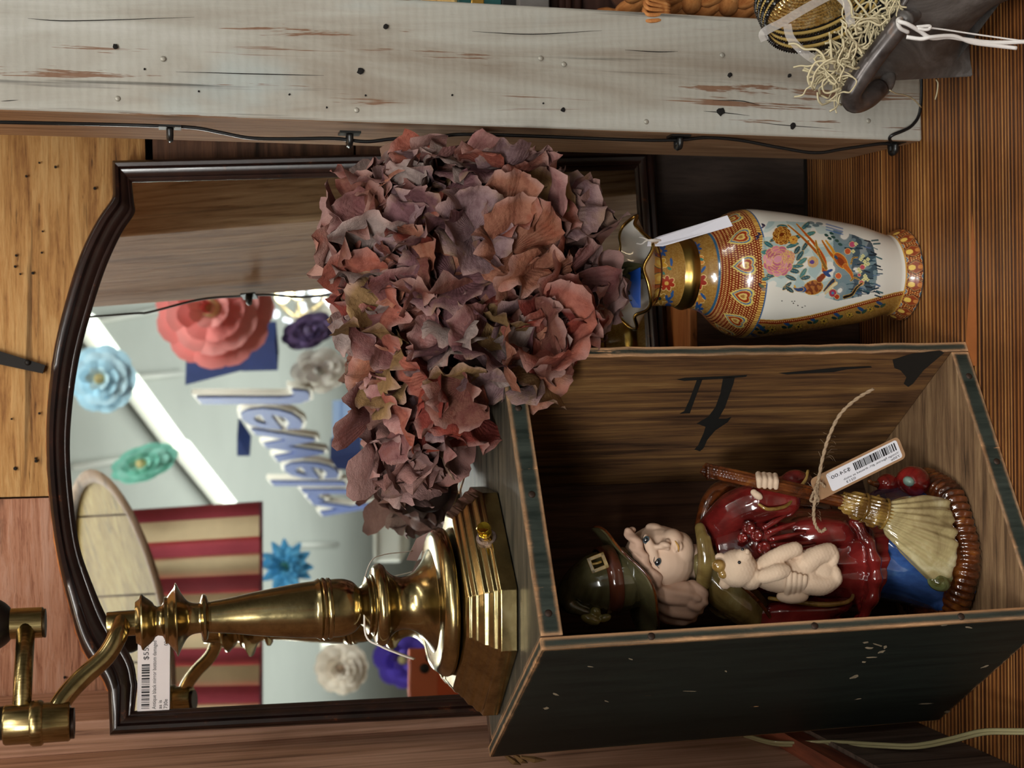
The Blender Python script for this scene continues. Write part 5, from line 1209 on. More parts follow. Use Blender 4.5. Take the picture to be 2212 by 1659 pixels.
# rosettes on the bodice
for x, y, r in [(1617, 1140, 15), (1634, 1156, 15), (1650, 1184, 17), (1604, 1162, 12)]:
    mb = MB(); E(mb, x, y, -104, r, r, 10)
    for k in range(5): a = 2 * PI * k / 5; E(mb, x + r * .6 * math.cos(a), y + r * .6 * math.sin(a), -110, r * .42, r * .3, 7, a + 1.5)
    sculpt(mb, 'rosette', gRed, fg, .0006, 2)
mb = MB()
for x0, y0, x1, y1 in [(1660, 1150, 1720, 1128), (1665, 1165, 1740, 1150), (1650, 1140, 1700, 1112), (1668, 1178, 1760, 1172)]: T(mb, [(x0, y0, -104), ((x0 + x1) / 2, (y0 + y1) / 2, -110), (x1, y1, -104)], [5, 6, 2], 8)
mb.build('ribbon_ends', gRed, fg)
# head
mb = MB(); E(mb, 1422, 1210, -6, 76, 74, 72, .3); E(mb, 1462, 1192, -30, 36, 44, 44, .3); E(mb, 1452, 1168, -48, 24, 26, 30); E(mb, 1448, 1222, -50, 26, 28, 26); E(mb, 1484, 1190, -48, 13, 18, 18)
E(mb, 1437, 1176, -80, 12, 7, 12, .2); E(mb, 1424, 1181, -72, 16, 5.5, 9, .1); E(mb, 1442, 1169, -74, 6, 5, 7); E(mb, 1442, 1184, -74, 5.5, 5, 7)
E(mb, 1408, 1192, -66, 12, 40, 12, 1.1 - PI / 2 + .1); E(mb, 1462, 1180, -76, 5, 12, 7, .1); E(mb, 1470, 1181, -73, 5, 9, 7, .1); E(mb, 1414, 1142, -10, 20, 12, 18, .2); E(mb, 1500, 1215, 0, 26, 40, 36)
sculpt(mb, 'head', mSkin, fg, .0006, 5)
mEye = plain('eye_black', '#15161a', .2, coat=.6); mIris = plain('eye_blue', '#3f5058', .3); mWhite = plain('eye_white', '#e4ddd2', .5); mBrow = plain('painted_brown', '#3c2a20', .7); mLip = plain('painted_lip', '#b98c44', .5)
head = bpy.data.objects['head']
from mathutils.bvhtree import BVHTree
bvh = BVHTree.FromPolygons([v.co[:] for v in head.data.vertices], [p.vertices[:] for p in head.data.polygons])
def on_head(ix, iy, tree=None, off=0.):
    r = ray(ix, iy).normalized(); h = (tree or bvh).ray_cast(CW, r); return h[0] - r * off, h[1]
def disc_on(ix, iy, a, b, t, mat, name, par, off, tree=None):
    p, n_ = on_head(ix, iy, tree); ct, st_ = math.cos(t), math.sin(t); e1 = U_ * ct + V_ * st_; e2 = -U_ * st_ + V_ * ct
    mb = MB(); mb.ell(p - n_ * 0, (a * PXM, b * PXM, off), Matrix((e1, e2, D_)).transposed(), 18, 8); return mb.build(name, mat, par)
for k, (x, y) in enumerate(((1396, 1166), (1421, 1214))):
    disc_on(x, y, 6.5, 8.5, .45, mIris, 'iris', fg, .0007); disc_on(x - .5, y, 5.6, 7.0, .45, mEye, 'pupil', fg, .0010); disc_on(x - 2, y - 2, 1.3, 1.3, 0, mWhite, 'eye_glint', fg, .0013)
def line_on(pts, w_, mat, name, par, tree=None):
    sp_ = spline([Vector((a, b, 0)) for a, b in pts], 5); q = [on_head(v.x, v.y, tree, .0002)[0] for v in sp_]; n = len(q); mb = MB()
    mb.tube(q, [w_ * PXM * (.35 + .65 * math.sin(PI * i / (n - 1))) for i in range(n)], 6); return mb.build(name, mat, par)
line_on([(1391, 1156), (1389, 1166), (1395, 1176)], 1.1, mBrow, 'eyelid', fg); line_on([(1414, 1203), (1413, 1214), (1424, 1228)], 1.1, mBrow, 'eyelid', fg)
line_on([(1374, 1158), (1380, 1163), (1385, 1168)], .8, mBrow, 'eyebrow', fg); line_on([(1402, 1200), (1402, 1210), (1408, 1220)], .8, mBrow, 'eyebrow', fg)
line_on([(1458, 1168), (1465, 1180), (1466, 1192)], 2.2, mLip, 'mouth', fg)
# hair: curls and a side bunch
mb = MB()
for pts, rs in [([(1362, 1158, -50), (1366, 1164, -58), (1374, 1172, -60)], [9, 8, 5]), ([(1366, 1178, -56), (1374, 1186, -64), (1380, 1196, -64)], [9, 8, 5]), ([(1372, 1200, -60), (1386, 1210, -68), (1390, 1222, -66)], [9, 8, 5]), ([(1362, 1150, -30), (1366, 1147, -36), (1366, 1152, -44)], [8, 8, 6]),
                ([(1400, 1236, -60), (1408, 1242, -70), (1420, 1252, -66), (1412, 1268, -60), (1400, 1262, -62)], [14, 13, 12, 11, 8]),
                ([(1415, 1275, -46), (1440, 1282, -52), (1480, 1282, -54), (1505, 1288, -54)], [20, 24, 26, 20]), ([(1425, 1300, -26), (1450, 1310, -34), (1490, 1312, -36), (1508, 1302, -40)], [20, 26, 26, 20]),
                ([(1425, 1295, -10), (1440, 1320, -16), (1480, 1330, -18), (1500, 1322, -20)], [20, 24, 22, 14]), ([(1496, 1262, -56), (1512, 1276, -64), (1516, 1298, -60), (1500, 1308, -60), (1488, 1294, -66)], [12, 14, 14, 13, 10])]: T(mb, pts, rs)
T(mb, [(1356, 1150, -44), (1372, 1166, -62), (1382, 1186, -68), (1390, 1208, -68), (1398, 1232, -62), (1408, 1252, -56)], [10, 11, 10, 11, 12, 14]); E(mb, 1378, 1176, -70, 9, 8, 7); E(mb, 1390, 1200, -72, 10, 7, 7); E(mb, 1399, 1222, -70, 9, 9, 8)
E(mb, 1425, 1266, 10, 36, 40, 50); E(mb, 1500, 1290, -72, 15, 12, 6, .3)
def dh(co): ix, iy = topx(co); return .0005 * math.sin((iy * .9 - ix * .35) / 3.6 + math.sin(ix / 18.))
sculpt(mb, 'hair', mHair, fg, .0007, 3, disp=dh)
# hat: brim, crown, band, buckle, star
mb = MB(); C_ = G(1353, 1248, -4); A1 = (U_ * 100 + V_ * 225).normalized() * (124 * PXM); A2 = (D_ * 1.0 - U_ * .30).normalized() * (98 * PXM); Nn = A1.cross(A2).normalized(); Nn = Nn if Nn.dot(upv) > 0 else -Nn
def brim(u, v, s_=1):
    a = 2 * PI * u; r = .5 + .5 * v; wv = .0026 * math.sin(2 * a + .9) * v * v + .0014 * math.sin(5 * a) * v * v + (-.0005 + .003 * max(0, math.cos(a + PI)) ** 2) * v * v
    return C_ + A1 * math.cos(a) * r + A2 * math.sin(a) * r + Nn * (wv + s_ * .0011)
mb.grid(lambda u, v: brim(u, v, 1), 72, 8); mb.grid(lambda u, v: brim(u, v, -1), 72, 8); mb.grid(lambda u, v: brim(u, 1, 1 - 2 * v), 72, 1); mb.grid(lambda u, v: brim(u, 0, 1 - 2 * v), 72, 1)
mb.build('hat_brim', gOlive, fg)
mb = MB(); mb.tube([brim(k / 72, 1, -.6) for k in range(73)], .0008, 8, False); mb.build('brim_edge', gBrown, fg)
mb = MB(); T(mb, [(1352, 1250, 4), (1315, 1254, 4), (1280, 1260, 4), (1248, 1272, 4), (1228, 1288, 2), (1228, 1306, -4), (1248, 1317, -12), (1268, 1323, -16)], [68, 69, 60, 44, 28, 18, 12, 9], 24)
sculpt(mb, 'hat_crown', gOlive, fg, .0008, 5)
band_c = [(G(1326, 1250, 4), 71.5), (G(1298, 1254, 4), 68.5)]
mb = MB(); a_, b_ = band_c[0][0], band_c[1][0]; dz = (b_ - a_); fr = dz.to_track_quat('Z', 'Y').to_matrix()
mb.lathe([(72 * PXM, 0), (75 * PXM, .0006), (73.5 * PXM, dz.length * .5), (72 * PXM, dz.length), (66 * PXM, dz.length * 1.08)], 64, a_, fr, cap=False); mb.build('hat_band', gBand, fg)
bkt = fg; mb = MB(); bo = G(1291, 1215, -64); bx1 = (U_ * .93 - V_ * .36).normalized(); by1 = (U_ * .36 + V_ * .93).normalized()
by1 = (by1 - D_ * .25).normalized()
for a0, a1, b0, b1 in ((-19, 19, -17, -9), (-19, 19, 9, 17), (-19, -11, -17, 17), (11, 19, -17, 17)):
    q = [bo + bx1 * a * PXM + by1 * b * PXM for a, b in ((a0, b0), (a1, b0), (a1, b1), (a0, b1))]; mb.hexa([p - D_ * .0018 for p in q] + [p + D_ * .002 for p in q])
mb.tube([bo - by1 * 2 * PXM - bx1 * 12 * PXM - D_ * .002, bo - D_ * .0026, bo + bx1 * 8 * PXM - D_ * .002], .0008, 8)
o = recalc(mb.build('hat_buckle', gGold, fg, False)); bevel(o, .0007, 3)
mb = MB(); E(mb, 1275, 1338, -22, 22, 11, 10, .35); E(mb, 1306, 1335, -22, 15, 9, 9, -.3); E(mb, 1286, 1322, -20, 12, 12, 9); sculpt(mb, 'hat_tip_star', gStar, fg, .0006, 3)
# broom
mb = MB(); T(mb, [(1522, 1018, -70), (1535, 1017, -72), (1660, 1046, -110), (1760, 1068, -130), (1835, 1088, -140)], [9, 15, 15, 15, 14], 14)
E(mb, 1528, 1017, -71, 6, 19, 18)
def dbk(co): ix, iy = topx(co); return .0003 * math.sin((iy - (ix - 1520) * .22) * .9)
sculpt(mb, 'broom_handle', gBrown, fg, .0006, 3, disp=dbk)
mb = MB(); T(mb, [(1832, 1086, -138), (1850, 1092, -142), (1864, 1096, -140)], [24, 31, 26]); T(mb, [(1868, 1098, -140), (1888, 1104, -142), (1908, 1110, -142)], [27, 36, 28])
def dg_(co): ix, iy = topx(co); return .0005 * math.sin((iy - ix * .25) * .85)
sculpt(mb, 'broom_binding', gGold, fg, .0006, 2, disp=dg_)
for x, y, r in ((1866, 1097, 29), (1910, 1110, 31)):
    mb = MB(); ax_ = (U_ * .96 + V_ * .26).normalized(); u1 = ax_.orthogonal().normalized(); u2 = ax_.cross(u1); c_ = G(x, y, -140); mb.tube([c_ + (u1 * math.cos(a) + u2 * math.sin(a)) * r * PXM for a in [2 * PI * k / 32 for k in range(33)]], 3.6 * PXM, 8, False); mb.build('broom_ring', gGold, fg)
mb = MB(); tips = [(2034, 1092, -118), (2042, 1120, -140), (2048, 1150, -152), (2050, 1180, -156), (2048, 1208, -152), (2040, 1232, -144), (2028, 1252, -136)]
for x, y, d in tips: T(mb, [(1912, 1110, -142), ((1912 + x) / 2 - 6, (1110 + y) / 2 - 4, (d - 142) / 2 - 8), (x, y, d)], [25, 27, 20], 12)
def dbr(co): ix, iy = topx(co); return .00055 * math.sin(math.atan2(iy - 1098, ix - 1850) * 62)
sculpt(mb, 'broom_bristles', gBris, fg, .0008, 4, disp=dbr)
mb = MB(); E(mb, 2028, 1258, -146, 26, 19, 20, .4); E(mb, 2040, 1246, -138, 18, 22, 18); sculpt(mb, 'shoe', gShoe, fg, .0008, 3)
# hands
mb = MB(); E(mb, 1654, 1038, -112, 24, 17, 16, .1)
for k in range(4): T(mb, [(1638 + 12 * k, 1024 + k, -112), (1640 + 12 * k, 1036 + k, -132), (1640 + 12 * k, 1050 + k, -130)], [6.5, 7, 5.5], 10, 1., 4)
sculpt(mb, 'right_hand', mBisq, fg, .0005, 2)
mb = MB(); E(mb, 1636, 1070, -112, 13, 8, 8, .6); E(mb, 1629, 1064, -108, 8, 7, 7, .6); sculpt(mb, 'right_thumb', mBisq, fg, .0005, 2)
# teddy bear in her arm
mb = MB(); E(mb, 1592, 1228, -130, 42, 40, 36); E(mb, 1620, 1248, -128, 26, 26, 30); E(mb, 1607, 1200, -150, 17, 15, 17, .3); E(mb, 1556, 1204, -126, 12, 10, 8); E(mb, 1566, 1262, -126, 13, 11, 8)
E(mb, 1690, 1238, -126, 72, 42, 40, .05); E(mb, 1730, 1245, -124, 44, 44, 42)
T(mb, [(1655, 1218, -142), (1690, 1196, -156), (1718, 1186, -160)], [20, 17, 16]); T(mb, [(1650, 1245, -158), (1678, 1236, -168), (1694, 1232, -168)], [16, 18, 15])
T(mb, [(1740, 1215, -150), (1765, 1200, -158), (1790, 1192, -154)], [26, 20, 20]); T(mb, [(1745, 1258, -146), (1775, 1262, -150), (1800, 1250, -150)], [26, 24, 20]); E(mb, 1800, 1205, -156, 12, 22, 18, .2); E(mb, 1806, 1242, -156, 12, 22, 18, -.2)
def db(co): ix, iy = topx(co); return .00016 * math.sin(ix * .8 + 2 * math.sin(iy * .35)) * math.sin(iy * .7)
E(mb, 1772, 1232, -142, 34, 30, 26); sculpt(mb, 'teddy_bear', mBisq, fg, .0007, 3, disp=db)
bear = bpy.data.objects['teddy_bear']; bt = BVHTree.FromPolygons([v.co[:] for v in bear.data.vertices], [p.vertices[:] for p in bear.data.polygons])
def sub(o): o.parent = bear; o.matrix_parent_inverse = Matrix.Identity(4); return o
disc_on(1597, 1215, 3.6, 3.6, 0, mEye, 'bear_eye', fg, .0009, bt); disc_on(1604, 1187, 3.6, 3.6, 0, mEye, 'bear_eye', fg, .0009, bt)
mb = MB(); E(mb, 1614, 1192, -166, 5, 6, 5); mb.build('bear_nose', mBisq, fg)
mb = MB(); E(mb, 1553, 1222, -140, 15, 14, 12); E(mb, 1562, 1240, -142, 10, 10, 8); sculpt(mb, 'glaze_drip', glaze('amber_drip', '#7a5a28', '#b09058', '#cdb48a', 90), fg, .0006, 1)
mb = MB()
for k in range(4): T(mb, [(1700 + 11 * k, 1284 - k, -140), (1704 + 11 * k, 1262 - k, -166), (1706 + 11 * k, 1238 + 3 * k, -172)], [7.5, 7.5, 6], 10, 1., 4)
E(mb, 1712, 1288, -136, 34, 16, 18); sculpt(mb, 'left_hand', mBisq, fg, .0005, 2)
# red apples by the hem
for x, y, r, d in ((1972, 1040, 38, -10), (1918, 1046, 26, 20)):
    mb = MB(); E(mb, x, y, d, r, r * .92, r)
    mb.build('apple', glaze('apple_glaze', '#5f1210', '#8e1f1c', '#a6332c', 50), fg)
mb = MB(); E(mb, 1963, 1040, -34, 13, 11, 16, .6); mb.build('apple_blossom_patch', plain('mint_patch', '#8aa79a', .4, coat=.5), fg)
mb = MB(); T(mb, [(1896, 1046, 20), (1884, 1044, 18), (1878, 1040, 14)], [8, 5, 5]); mb.build('apple_stem', gBrown, fg)
mb = MB(); T(mb, [(1900, 1085, 10), (1960, 1082, 10), (2010, 1085, 0)], [30, 40, 36]); sculpt(mb, 'shawl_fold', glaze('violet_brown_glaze', '#241a2e', '#3f2338', '#5a2c30', 30), fg, .0009, 4)
# price tag with twine
mKraft = plain('kraft_card', '#a17c5a', .8, var=.15, vs=200); ptg = thing('price_tag', G(1865, 1010, -165), 'brown card price tag with barcode label and jute twine tied to the broom', 'tag')
td = -178; A0_, A1_, A2_, A3_ = G(1749, 1036, td), G(1940, 942, td + 10), G(1984, 986, td + 10), G(1776, 1079, td)
Xq = (A1_ - A0_); wq = Xq.length; Xq.normalize(); Yq = (A3_ - A0_); Yq = (Yq - Xq * Yq.dot(Xq)); hq = Yq.length; Yq.normalize(); Zq = Yq.cross(Xq); Zq = Zq if Zq.dot(back) > 0 else -Zq
# writing reads from the card's far end: origin at the A1 side
O2 = A1_; X2 = -Xq; Y2 = -Yq
O2 = A1_ + Yq * hq; wq2 = wq
card('card', ptg, O2, X2, Y2, Zq, wq2, hq, mKraft, .0005, .003)
mLab = plain('white_label', '#dfdfe6', .4); lw, lh = wq2 * .80, hq * .80; OL = O2 + X2 * wq2 * .035 + Y2 * hq * .10 + Zq * .0002
O3, X3, Y3 = OL + X2 * 0 + Y2 * 0, X2, Y2
card('label', ptg, OL, X2, Y2, Zq, lw, lh, mLab, .0002, .0015)
line_of('Vintage figurine, girl, dressed as witch', ptg, OL, X2, Y2, Zq, lw * .03, lh * .28, lh * .11, lw * .78)
line_of('730e', ptg, OL, X2, Y2, Zq, lw * .03, lh * .08, lh * .12, lw * .13)
line_of('0213', ptg, OL, X2, Y2, Zq, lw * .66, lh * .08, lh * .12, lw * .13)
barcode(ptg, OL, X2, Y2, Zq, lw * .04, lh * .48, lw * .60, lh * .42, 5)
line_of('$24.00', ptg, OL, X2, Y2, Zq, lw * .68, lh * .62, lh * .18, lw * .27)
mJute = plain('jute_twine', '#a58c70', .9, var=.3, vs=500)
def twine(pts, name, par, r=2.6):
    sp_ = spline([G(*p) for p in pts], 10)
    for s_ in (0, PI):
        q = []
        for i, p in enumerate(sp_):
            t = (sp_[min(i + 1, len(sp_) - 1)] - sp_[max(0, i - 1)]).normalized(); u1 = t.orthogonal().normalized(); u2 = t.cross(u1); a = i * .9 + s_; q.append(p + (u1 * math.cos(a) + u2 * math.sin(a)) * r * .55 * PXM)
        mb = MB(); mb.tube(q, r * PXM, 6); mb.build(name, mJute, par)
twine([(1887, 840, -236), (1850, 862, -232), (1815, 895, -226), (1792, 940, -216), (1778, 985, -206), (1768, 1035, -196), (1764, 1062, -186)], 'twine', ptg)
twine([(1764, 1062, -186), (1758, 1098, -178), (1760, 1130, -172), (1772, 1148, -170), (1784, 1142, -170)], 'twine', ptg)
twine([(1782, 1052, -186), (1770, 1042, -190), (1760, 1060, -190), (1768, 1080, -180), (1752, 1082, -160), (1758, 1062, -150)], 'twine', ptg, 2.2)
rr = random.Random(2); mb = MB()
for k in range(46):
    t = rr.random(); x = 1764 + (1800 - 1764) * (1 - t) if k % 3 else 1766; y = 1062 - 130 * (1 - t) if k % 3 else 1062 + rr.uniform(-20, 60); d = -196
    a = rr.uniform(0, 2 * PI); l_ = rr.uniform(8, 24); mb.tube([G(x, y, d), G(x + l_ * .5 * math.cos(a), y + l_ * .5 * math.sin(a), d - 6), G(x + l_ * math.cos(a + .4), y + l_ * math.sin(a + .4), d - 8)], .00007, 3)
o = mb.build('twine_fuzz', mJute, ptg); o['kind'] = 'stuff'

# ------------------------------------------------------------------ things right of the post
mGildF = wood('cream_gilt', ['#8f6a34', '#c29a58', '#dcc089'], 'X', 60, .3, .5, .5)
pf = thing('picture_frame', P(740, 0, 1.065), 'botanical picture on green in a narrow cream gilt frame behind the post', 'picture')
def slab(name, mat, par, x0, x1, y0, y1, Y, th, top=None):     # photo px rectangle, standing upright
    a, b, c, d = P(x1, y1, Y), P(x1, y0, Y), P(x0, y0, Y), P(x0, y1, Y); e_ = Vector((0, th, 0)); mb = MB(); mb.hexa([a, b, b + e_, a + e_, d, c, c + e_, d + e_]); o = recalc(mb.build(name, mat, par, False)); bevel(o, .0007); return o
mGreen = plain('botanical_green', '#3b4a2c', .7, var=.25, vs=30); mLeafC = plain('printed_leaf', '#c3b78c', .7, var=.2, vs=200); mMauve = plain('printed_blossom', '#7d5a5e', .7, var=.35, vs=300)
slab('picture', mGreen, pf, 530, 925, -260, 60, 1.072, .004)
slab('frame_rail', mGildF, pf, 525, 541, -270, 66, 1.065, .012); slab('frame_rail', mGildF, pf, 912, 943, -270, 66, 1.065, .012)
slab('frame_rail', mGildF, pf, 541, 912, 40, 66, 1.065, .012); slab('frame_rail', mGildF, pf, 541, 912, -270, -245, 1.065, .012)
rr = random.Random(6)
def print_leaf(ix, iy, L_, w_, t, mat):
    n = 9; pts = [];
    for k in range(n + 1): u = k / n; pts.append((u * L_, w_ * math.sin(PI * u) * (1.25 if k % 2 else .8)))
    pts += [(p[0], -p[1]) for p in pts[::-1][1:-1]]; c_, s_ = math.cos(t), math.sin(t)
    mb = MB(); q = [P(ix + a * c_ - b * s_, iy + a * s_ + b * c_, 1.0712) for a, b in pts]; mb.add(q, [tuple(range(len(q)))]); mb.build('printed_leaf', mat, pf, False)
for k in range(16): print_leaf(745 + rr.uniform(0, 120), rr.uniform(-40, 24), rr.uniform(18, 34), rr.uniform(4, 7), rr.uniform(-2.6, 2.6), mLeafC)
for k in range(9): print_leaf(640, -10, 34, 7, -1.0 + k * .5, mMauve)
for k in range(5): print_leaf(700 + 6 * k, -24 + 9 * k, 24, 5, .5, mLeafC)
mTeal = plain('teal_cloth', '#1f5a5a', .55, var=.5, vs=60); mGoldB = plain('gold_tooling', '#b98f3e', .35, .6, bmp=.6, vs=300); mPage = wood('page_block', ['#b58a48', '#d6b06a', '#e2c080'], 'X', 200, .1, .6, .5)
bk = thing('book', P(970, -40, 1.05), 'thick book with gilt page edges lying above the teal one', 'book', 'books stacked behind the post')
slab('page_block', mPage, bk, 952, 988, -180, 40, 1.050, .05)
bk = thing('book', P(1035, -40, 1.05), 'teal cloth book with gold tooling under the gilt one', 'book', 'books stacked behind the post')
slab('cover', mTeal, bk, 989.5, 1083, -180, 44, 1.045, .055); slab('gold_band', mGoldB, bk, 1018, 1046, -180, 45, 1.0444, .004)
bk = thing('book', P(1100, -40, 1.05), 'thin black slab standing in for shade between the books and the grey riser', 'book', 'books stacked behind the post')
slab('cover', plain('shade_slab_black', '#0e0d0d', .6), bk, 1084.5, 1117, -180, 46, 1.044, .05)  # black slab added where the riser top lies in shade; closes the gap
mGreyB = Mat('grey_board', '#8e8a86', .7); mGreyB = plain('grey_board', '#7f7a76', .75, var=.4, vs=40, bmp=.5)
sb = thing('display_riser', P(1150, -50, .95), 'grey painted display riser with dark panelled front behind the basket', 'riser')
a = P(1120, -60, 1.036); ztop_ = a.z; zb2 = P(1186, -60, 1.036).z
mb = MB(); mb.box((.43, 1.072, (ztop_ + zb2) / 2), (.34, .072, ztop_ - zb2)); bevel(mb.build('top_board', mGreyB, sb, False), .001)
mDk = wood('dark_panel_wood', ['#24150f', '#3c2620', '#54392e'], 'X', 30, .1, .5, .3)
mb = MB(); mb.box((.43, 1.078, zb2 / 2), (.34, .05, zb2 - .001)); mb.build('front_panel', mDk, sb, False)
for k, x in enumerate((1215, 1228, 1250)): 
    z = P(x, -20, 1.05).z; mb = MB(); mb.tube([Vector((.26, 1.0525, z)), Vector((.60, 1.0525, z))], .0035, 8); mb.build('moulding', mDk, sb)
# ---- woven basket
mWeave = wood('woven_hyacinth', ['#5a2c12', '#9a5a2c', '#bf8048', '#cf9860'], 'X', 50, .3, .7, .6, warp=3, fine=1.4)
bs = thing('woven_basket', Vector((.335, .955, 0)), 'chunky woven honey brown basket behind the grey post', 'basket')
bc_ = Vector((.345, .940, 0)); br = .088; zt3 = P(1420, 10, .88).z
st_m = None; rows = int(zt3 / .0135)
mb = MB(); mb.ell((0, 0, 0), (.0155, .0052, .0075), nu=10, nv=8); sm_ = mb.build('weave_strand', mWeave, None); sm_mesh = sm_.data; bpy.data.objects.remove(sm_)
cnt = 0
for r_ in range(rows, -1, -1):
    z = .009 + r_ * .0135
    for k in range(24):
        a = 2 * PI * (k + .5 * (r_ % 2)) / 24
        if cnt >= 290: continue
        dirx = Vector((math.cos(a), math.sin(a), 0))
        if dirx.dot((CW - bc_).normalized()) < -.15: continue
        o = bpy.data.objects.new('weave_strand', sm_mesh); COL.objects.link(o); o.parent = bs; o.matrix_parent_inverse = Matrix.Translation(-bs.location)
        tl = .35 if r_ % 2 else -.35
        o.matrix_basis = Matrix.Translation(bc_ + dirx * br + Vector((0, 0, z))) @ Matrix.Rotation(a + PI / 2, 4, 'Z') @ Matrix.Rotation(tl, 4, 'Y'); cnt += 1
mb = MB(); mb.lathe([(.02, .001), (br - .004, .001), (br - .004, zt3 - .004), (br - .008, zt3 - .004), (br - .008, .006), (.02, .006)], 40, bc_); mb.build('core', plain('basket_core', '#4f2a14', .9), bs)
for k in range(5):
    x = 1440 - 13 * k; mb = MB(); q = [P(1446, 34 - 6 * k, .872), P(1416 - 4 * k, 44 - 12 * k, .866), P(1392 + 2 * k, 42 - 14 * k, .868), P(1400, 24 - 12 * k, .874), P(1444, 20 - 8 * k, .880)]
    mb.tube(spline(q, 5), .0019, 8, True, .6); mb.build('rim_strand', mWeave, bs)
# ---- dark metal pail with a bar handle
mPail = Mat('dark_sheet_metal', '#5f5a57', .38, .12); v = mPail.coord(); n_ = mPail.noise(v, 26, 6, .7, 1.2); mPail.col(mPail.ramp(n_, [(.3, '#3a3533'), (.5, '#57524f'), (.72, '#7c7775')])); mPail.rough(mPail.ramp(n_, [(.3, .28), (.7, .5)])); mPail.bump(mPail.noise(v, 60, 5, .6), .35, .002)
p_bl = PZ(2100, 165, 0); p_br = PZ(2235, -8, 0); ed = p_br - p_bl; en = Vector((-ed.y, ed.x, 0)).normalized() * ed.length * 1.05
if en.x < 0: en = -en
tl_ = P(1850, 178, p_bl.y + .004); hz_ = tl_.z
pail = thing('metal_pail', p_bl + ed * .5 + en * .5, 'dark grey sheet metal pail with scalloped foot and a rounded bar handle', 'pail')
cb = [p_bl, p_br, p_br + en, p_bl + en]; cen = sum(cb, Vector()) / 4
ct_ = [cen + (c - cen) * .97 + Vector((0, 0, hz_)) for c in cb]
ct_[0] = tl_
def wall_fn(i, off):
    a, b = cb[i], cb[(i + 1) % 4]; c, d = ct_[i], ct_[(i + 1) % 4]; nrm = ((a + b) / 2 - cen); nrm.z = 0; nrm.normalize()
    def f(u, v):
        lo = a.lerp(b, u); hi = c.lerp(d, u); p = lo.lerp(hi, v); fl = (1 - v) ** 4
        p = p + nrm * (-.020 * math.sin(PI * u) * fl + .010 * math.sin(PI * u) * v * (1 - v) * 2 + off) ; p.z = max(.0004, p.z + .012 * math.sin(PI * u) * fl); return p
    return f
for i in range(4):
    mb = MB(); mb.grid(wall_fn(i, 0), 24, 16); mb.grid(wall_fn(i, -.0012), 24, 16); mb.build('side', mPail, pail)
mb = MB(); q = [c.copy() for c in ct_]; mb.tube([q[0], q[1], q[2], q[3], q[0]], .0016, 8); mb.build('rolled_rim', mPail, pail)
mb = MB(); q = [cen + (c - cen) * .93 + Vector((0, 0, .016)) for c in cb]; mb.add(q, [(0, 1, 2, 3)]); mb.build('bottom', mPail, pail, False)
mHand = Mat('worn_handle', '#3c332e', .3, .3); v = mHand.coord(); n_ = mHand.noise(v, 50, 5, .7); mHand.col(mHand.ramp(n_, [(.35, '#37302e'), (.6, '#5c5553'), (.75, '#7a5a48')]))
Yh = .765
hp = [P(1900, 190, p_bl.y - .012), P(1872, 214, p_bl.y - .02), P(1846, 222, p_bl.y - .026), P(1838, 205, p_bl.y - .032), P(1852, 178, p_bl.y - .036), P(1895, 116, Yh - .005), P(1950, 46, Yh - .018)]
mb = MB(); mb.tube(spline(hp, 7), [.0060] * 1 + [.0062] * (len(spline(hp, 7)) - 1), 16); mb.build('handle', mHand, pail)
mb = MB(); mb.tube(spline([P(1950, 46, Yh - .018), P(1975, 30, Yh - .010), P(1998, 16, Yh)], 5), [.0062, .0058, .005, .0045, .0045, .0045, .004, .0035, .003, .003, .003], 12); mb.build('handle_end', mPail, pail)
for x, y, Y_ in ((1915, 180, p_bl.y - .004), (2000, 22, Yh + .006)):
    mb = MB(); mb.ell(P(x, y, Y_), (.009, .0035, .005), Matrix.Rotation(.5, 3, 'Y'), 14, 8); mb.build('handle_mount', mPail, pail)
# shredded paper filling
mShr = plain('shredded_paper', '#d8cba6', .8, var=.25, vs=100); sh_ = thing('shredded_paper', ct_[0] + en * .3, 'curly cream shredded paper spilling from the metal pail', 'filling')
rr = random.Random(31); mb = MB()
for k in range(170):
    t = rr.random(); x = 1795 + 150 * t + rr.uniform(-25, 25); y = 175 - 165 * t + rr.uniform(-34, 18); 
    if rr.random() < .3: x, y = rr.uniform(1800, 1850), rr.uniform(110, 185)
    Y_ = p_bl.y - .004 - .05 * t + rr.uniform(-.012, .02); a = rr.uniform(0, 6.28); q = []; cur = P(x, y, Y_); dv = Vector((math.cos(a), rr.uniform(-.6, .6), math.sin(a)))
    for s_ in range(7):
        q.append(cur.copy()); dv = (dv + Vector((rr.uniform(-1, 1), rr.uniform(-.8, .8), rr.uniform(-1, 1))) * .9).normalized(); cur = cur + dv * rr.uniform(.003, .0065)
        if s_ > 1 and topx(cur)[0] > 1850 + (178 - topx(cur)[1]) * .62: break
    if len(q) > 2: mb.tube(spline(q, 3), .00048, 5, True, 1.6)
o = mb.build('shreds', mShr, sh_); o['kind'] = 'stuff'
mb = MB(); mb.tube(spline([P(1922, 195, .79), P(1935, 202, .80), P(1956, 206, .815), P(1975, 216, .83), (P(1990, 232, .845))], 5), .0005, 5); mb.build('loose_shred', mShr, sh_)
mb = MB(); mb.tube(spline([PZ(2022, 172, .002), PZ(2026, 180, .003), PZ(2024, 200, .002), PZ(2020, 215, .002)], 5), .0005, 5); mb.build('loose_shred', mShr, sh_)
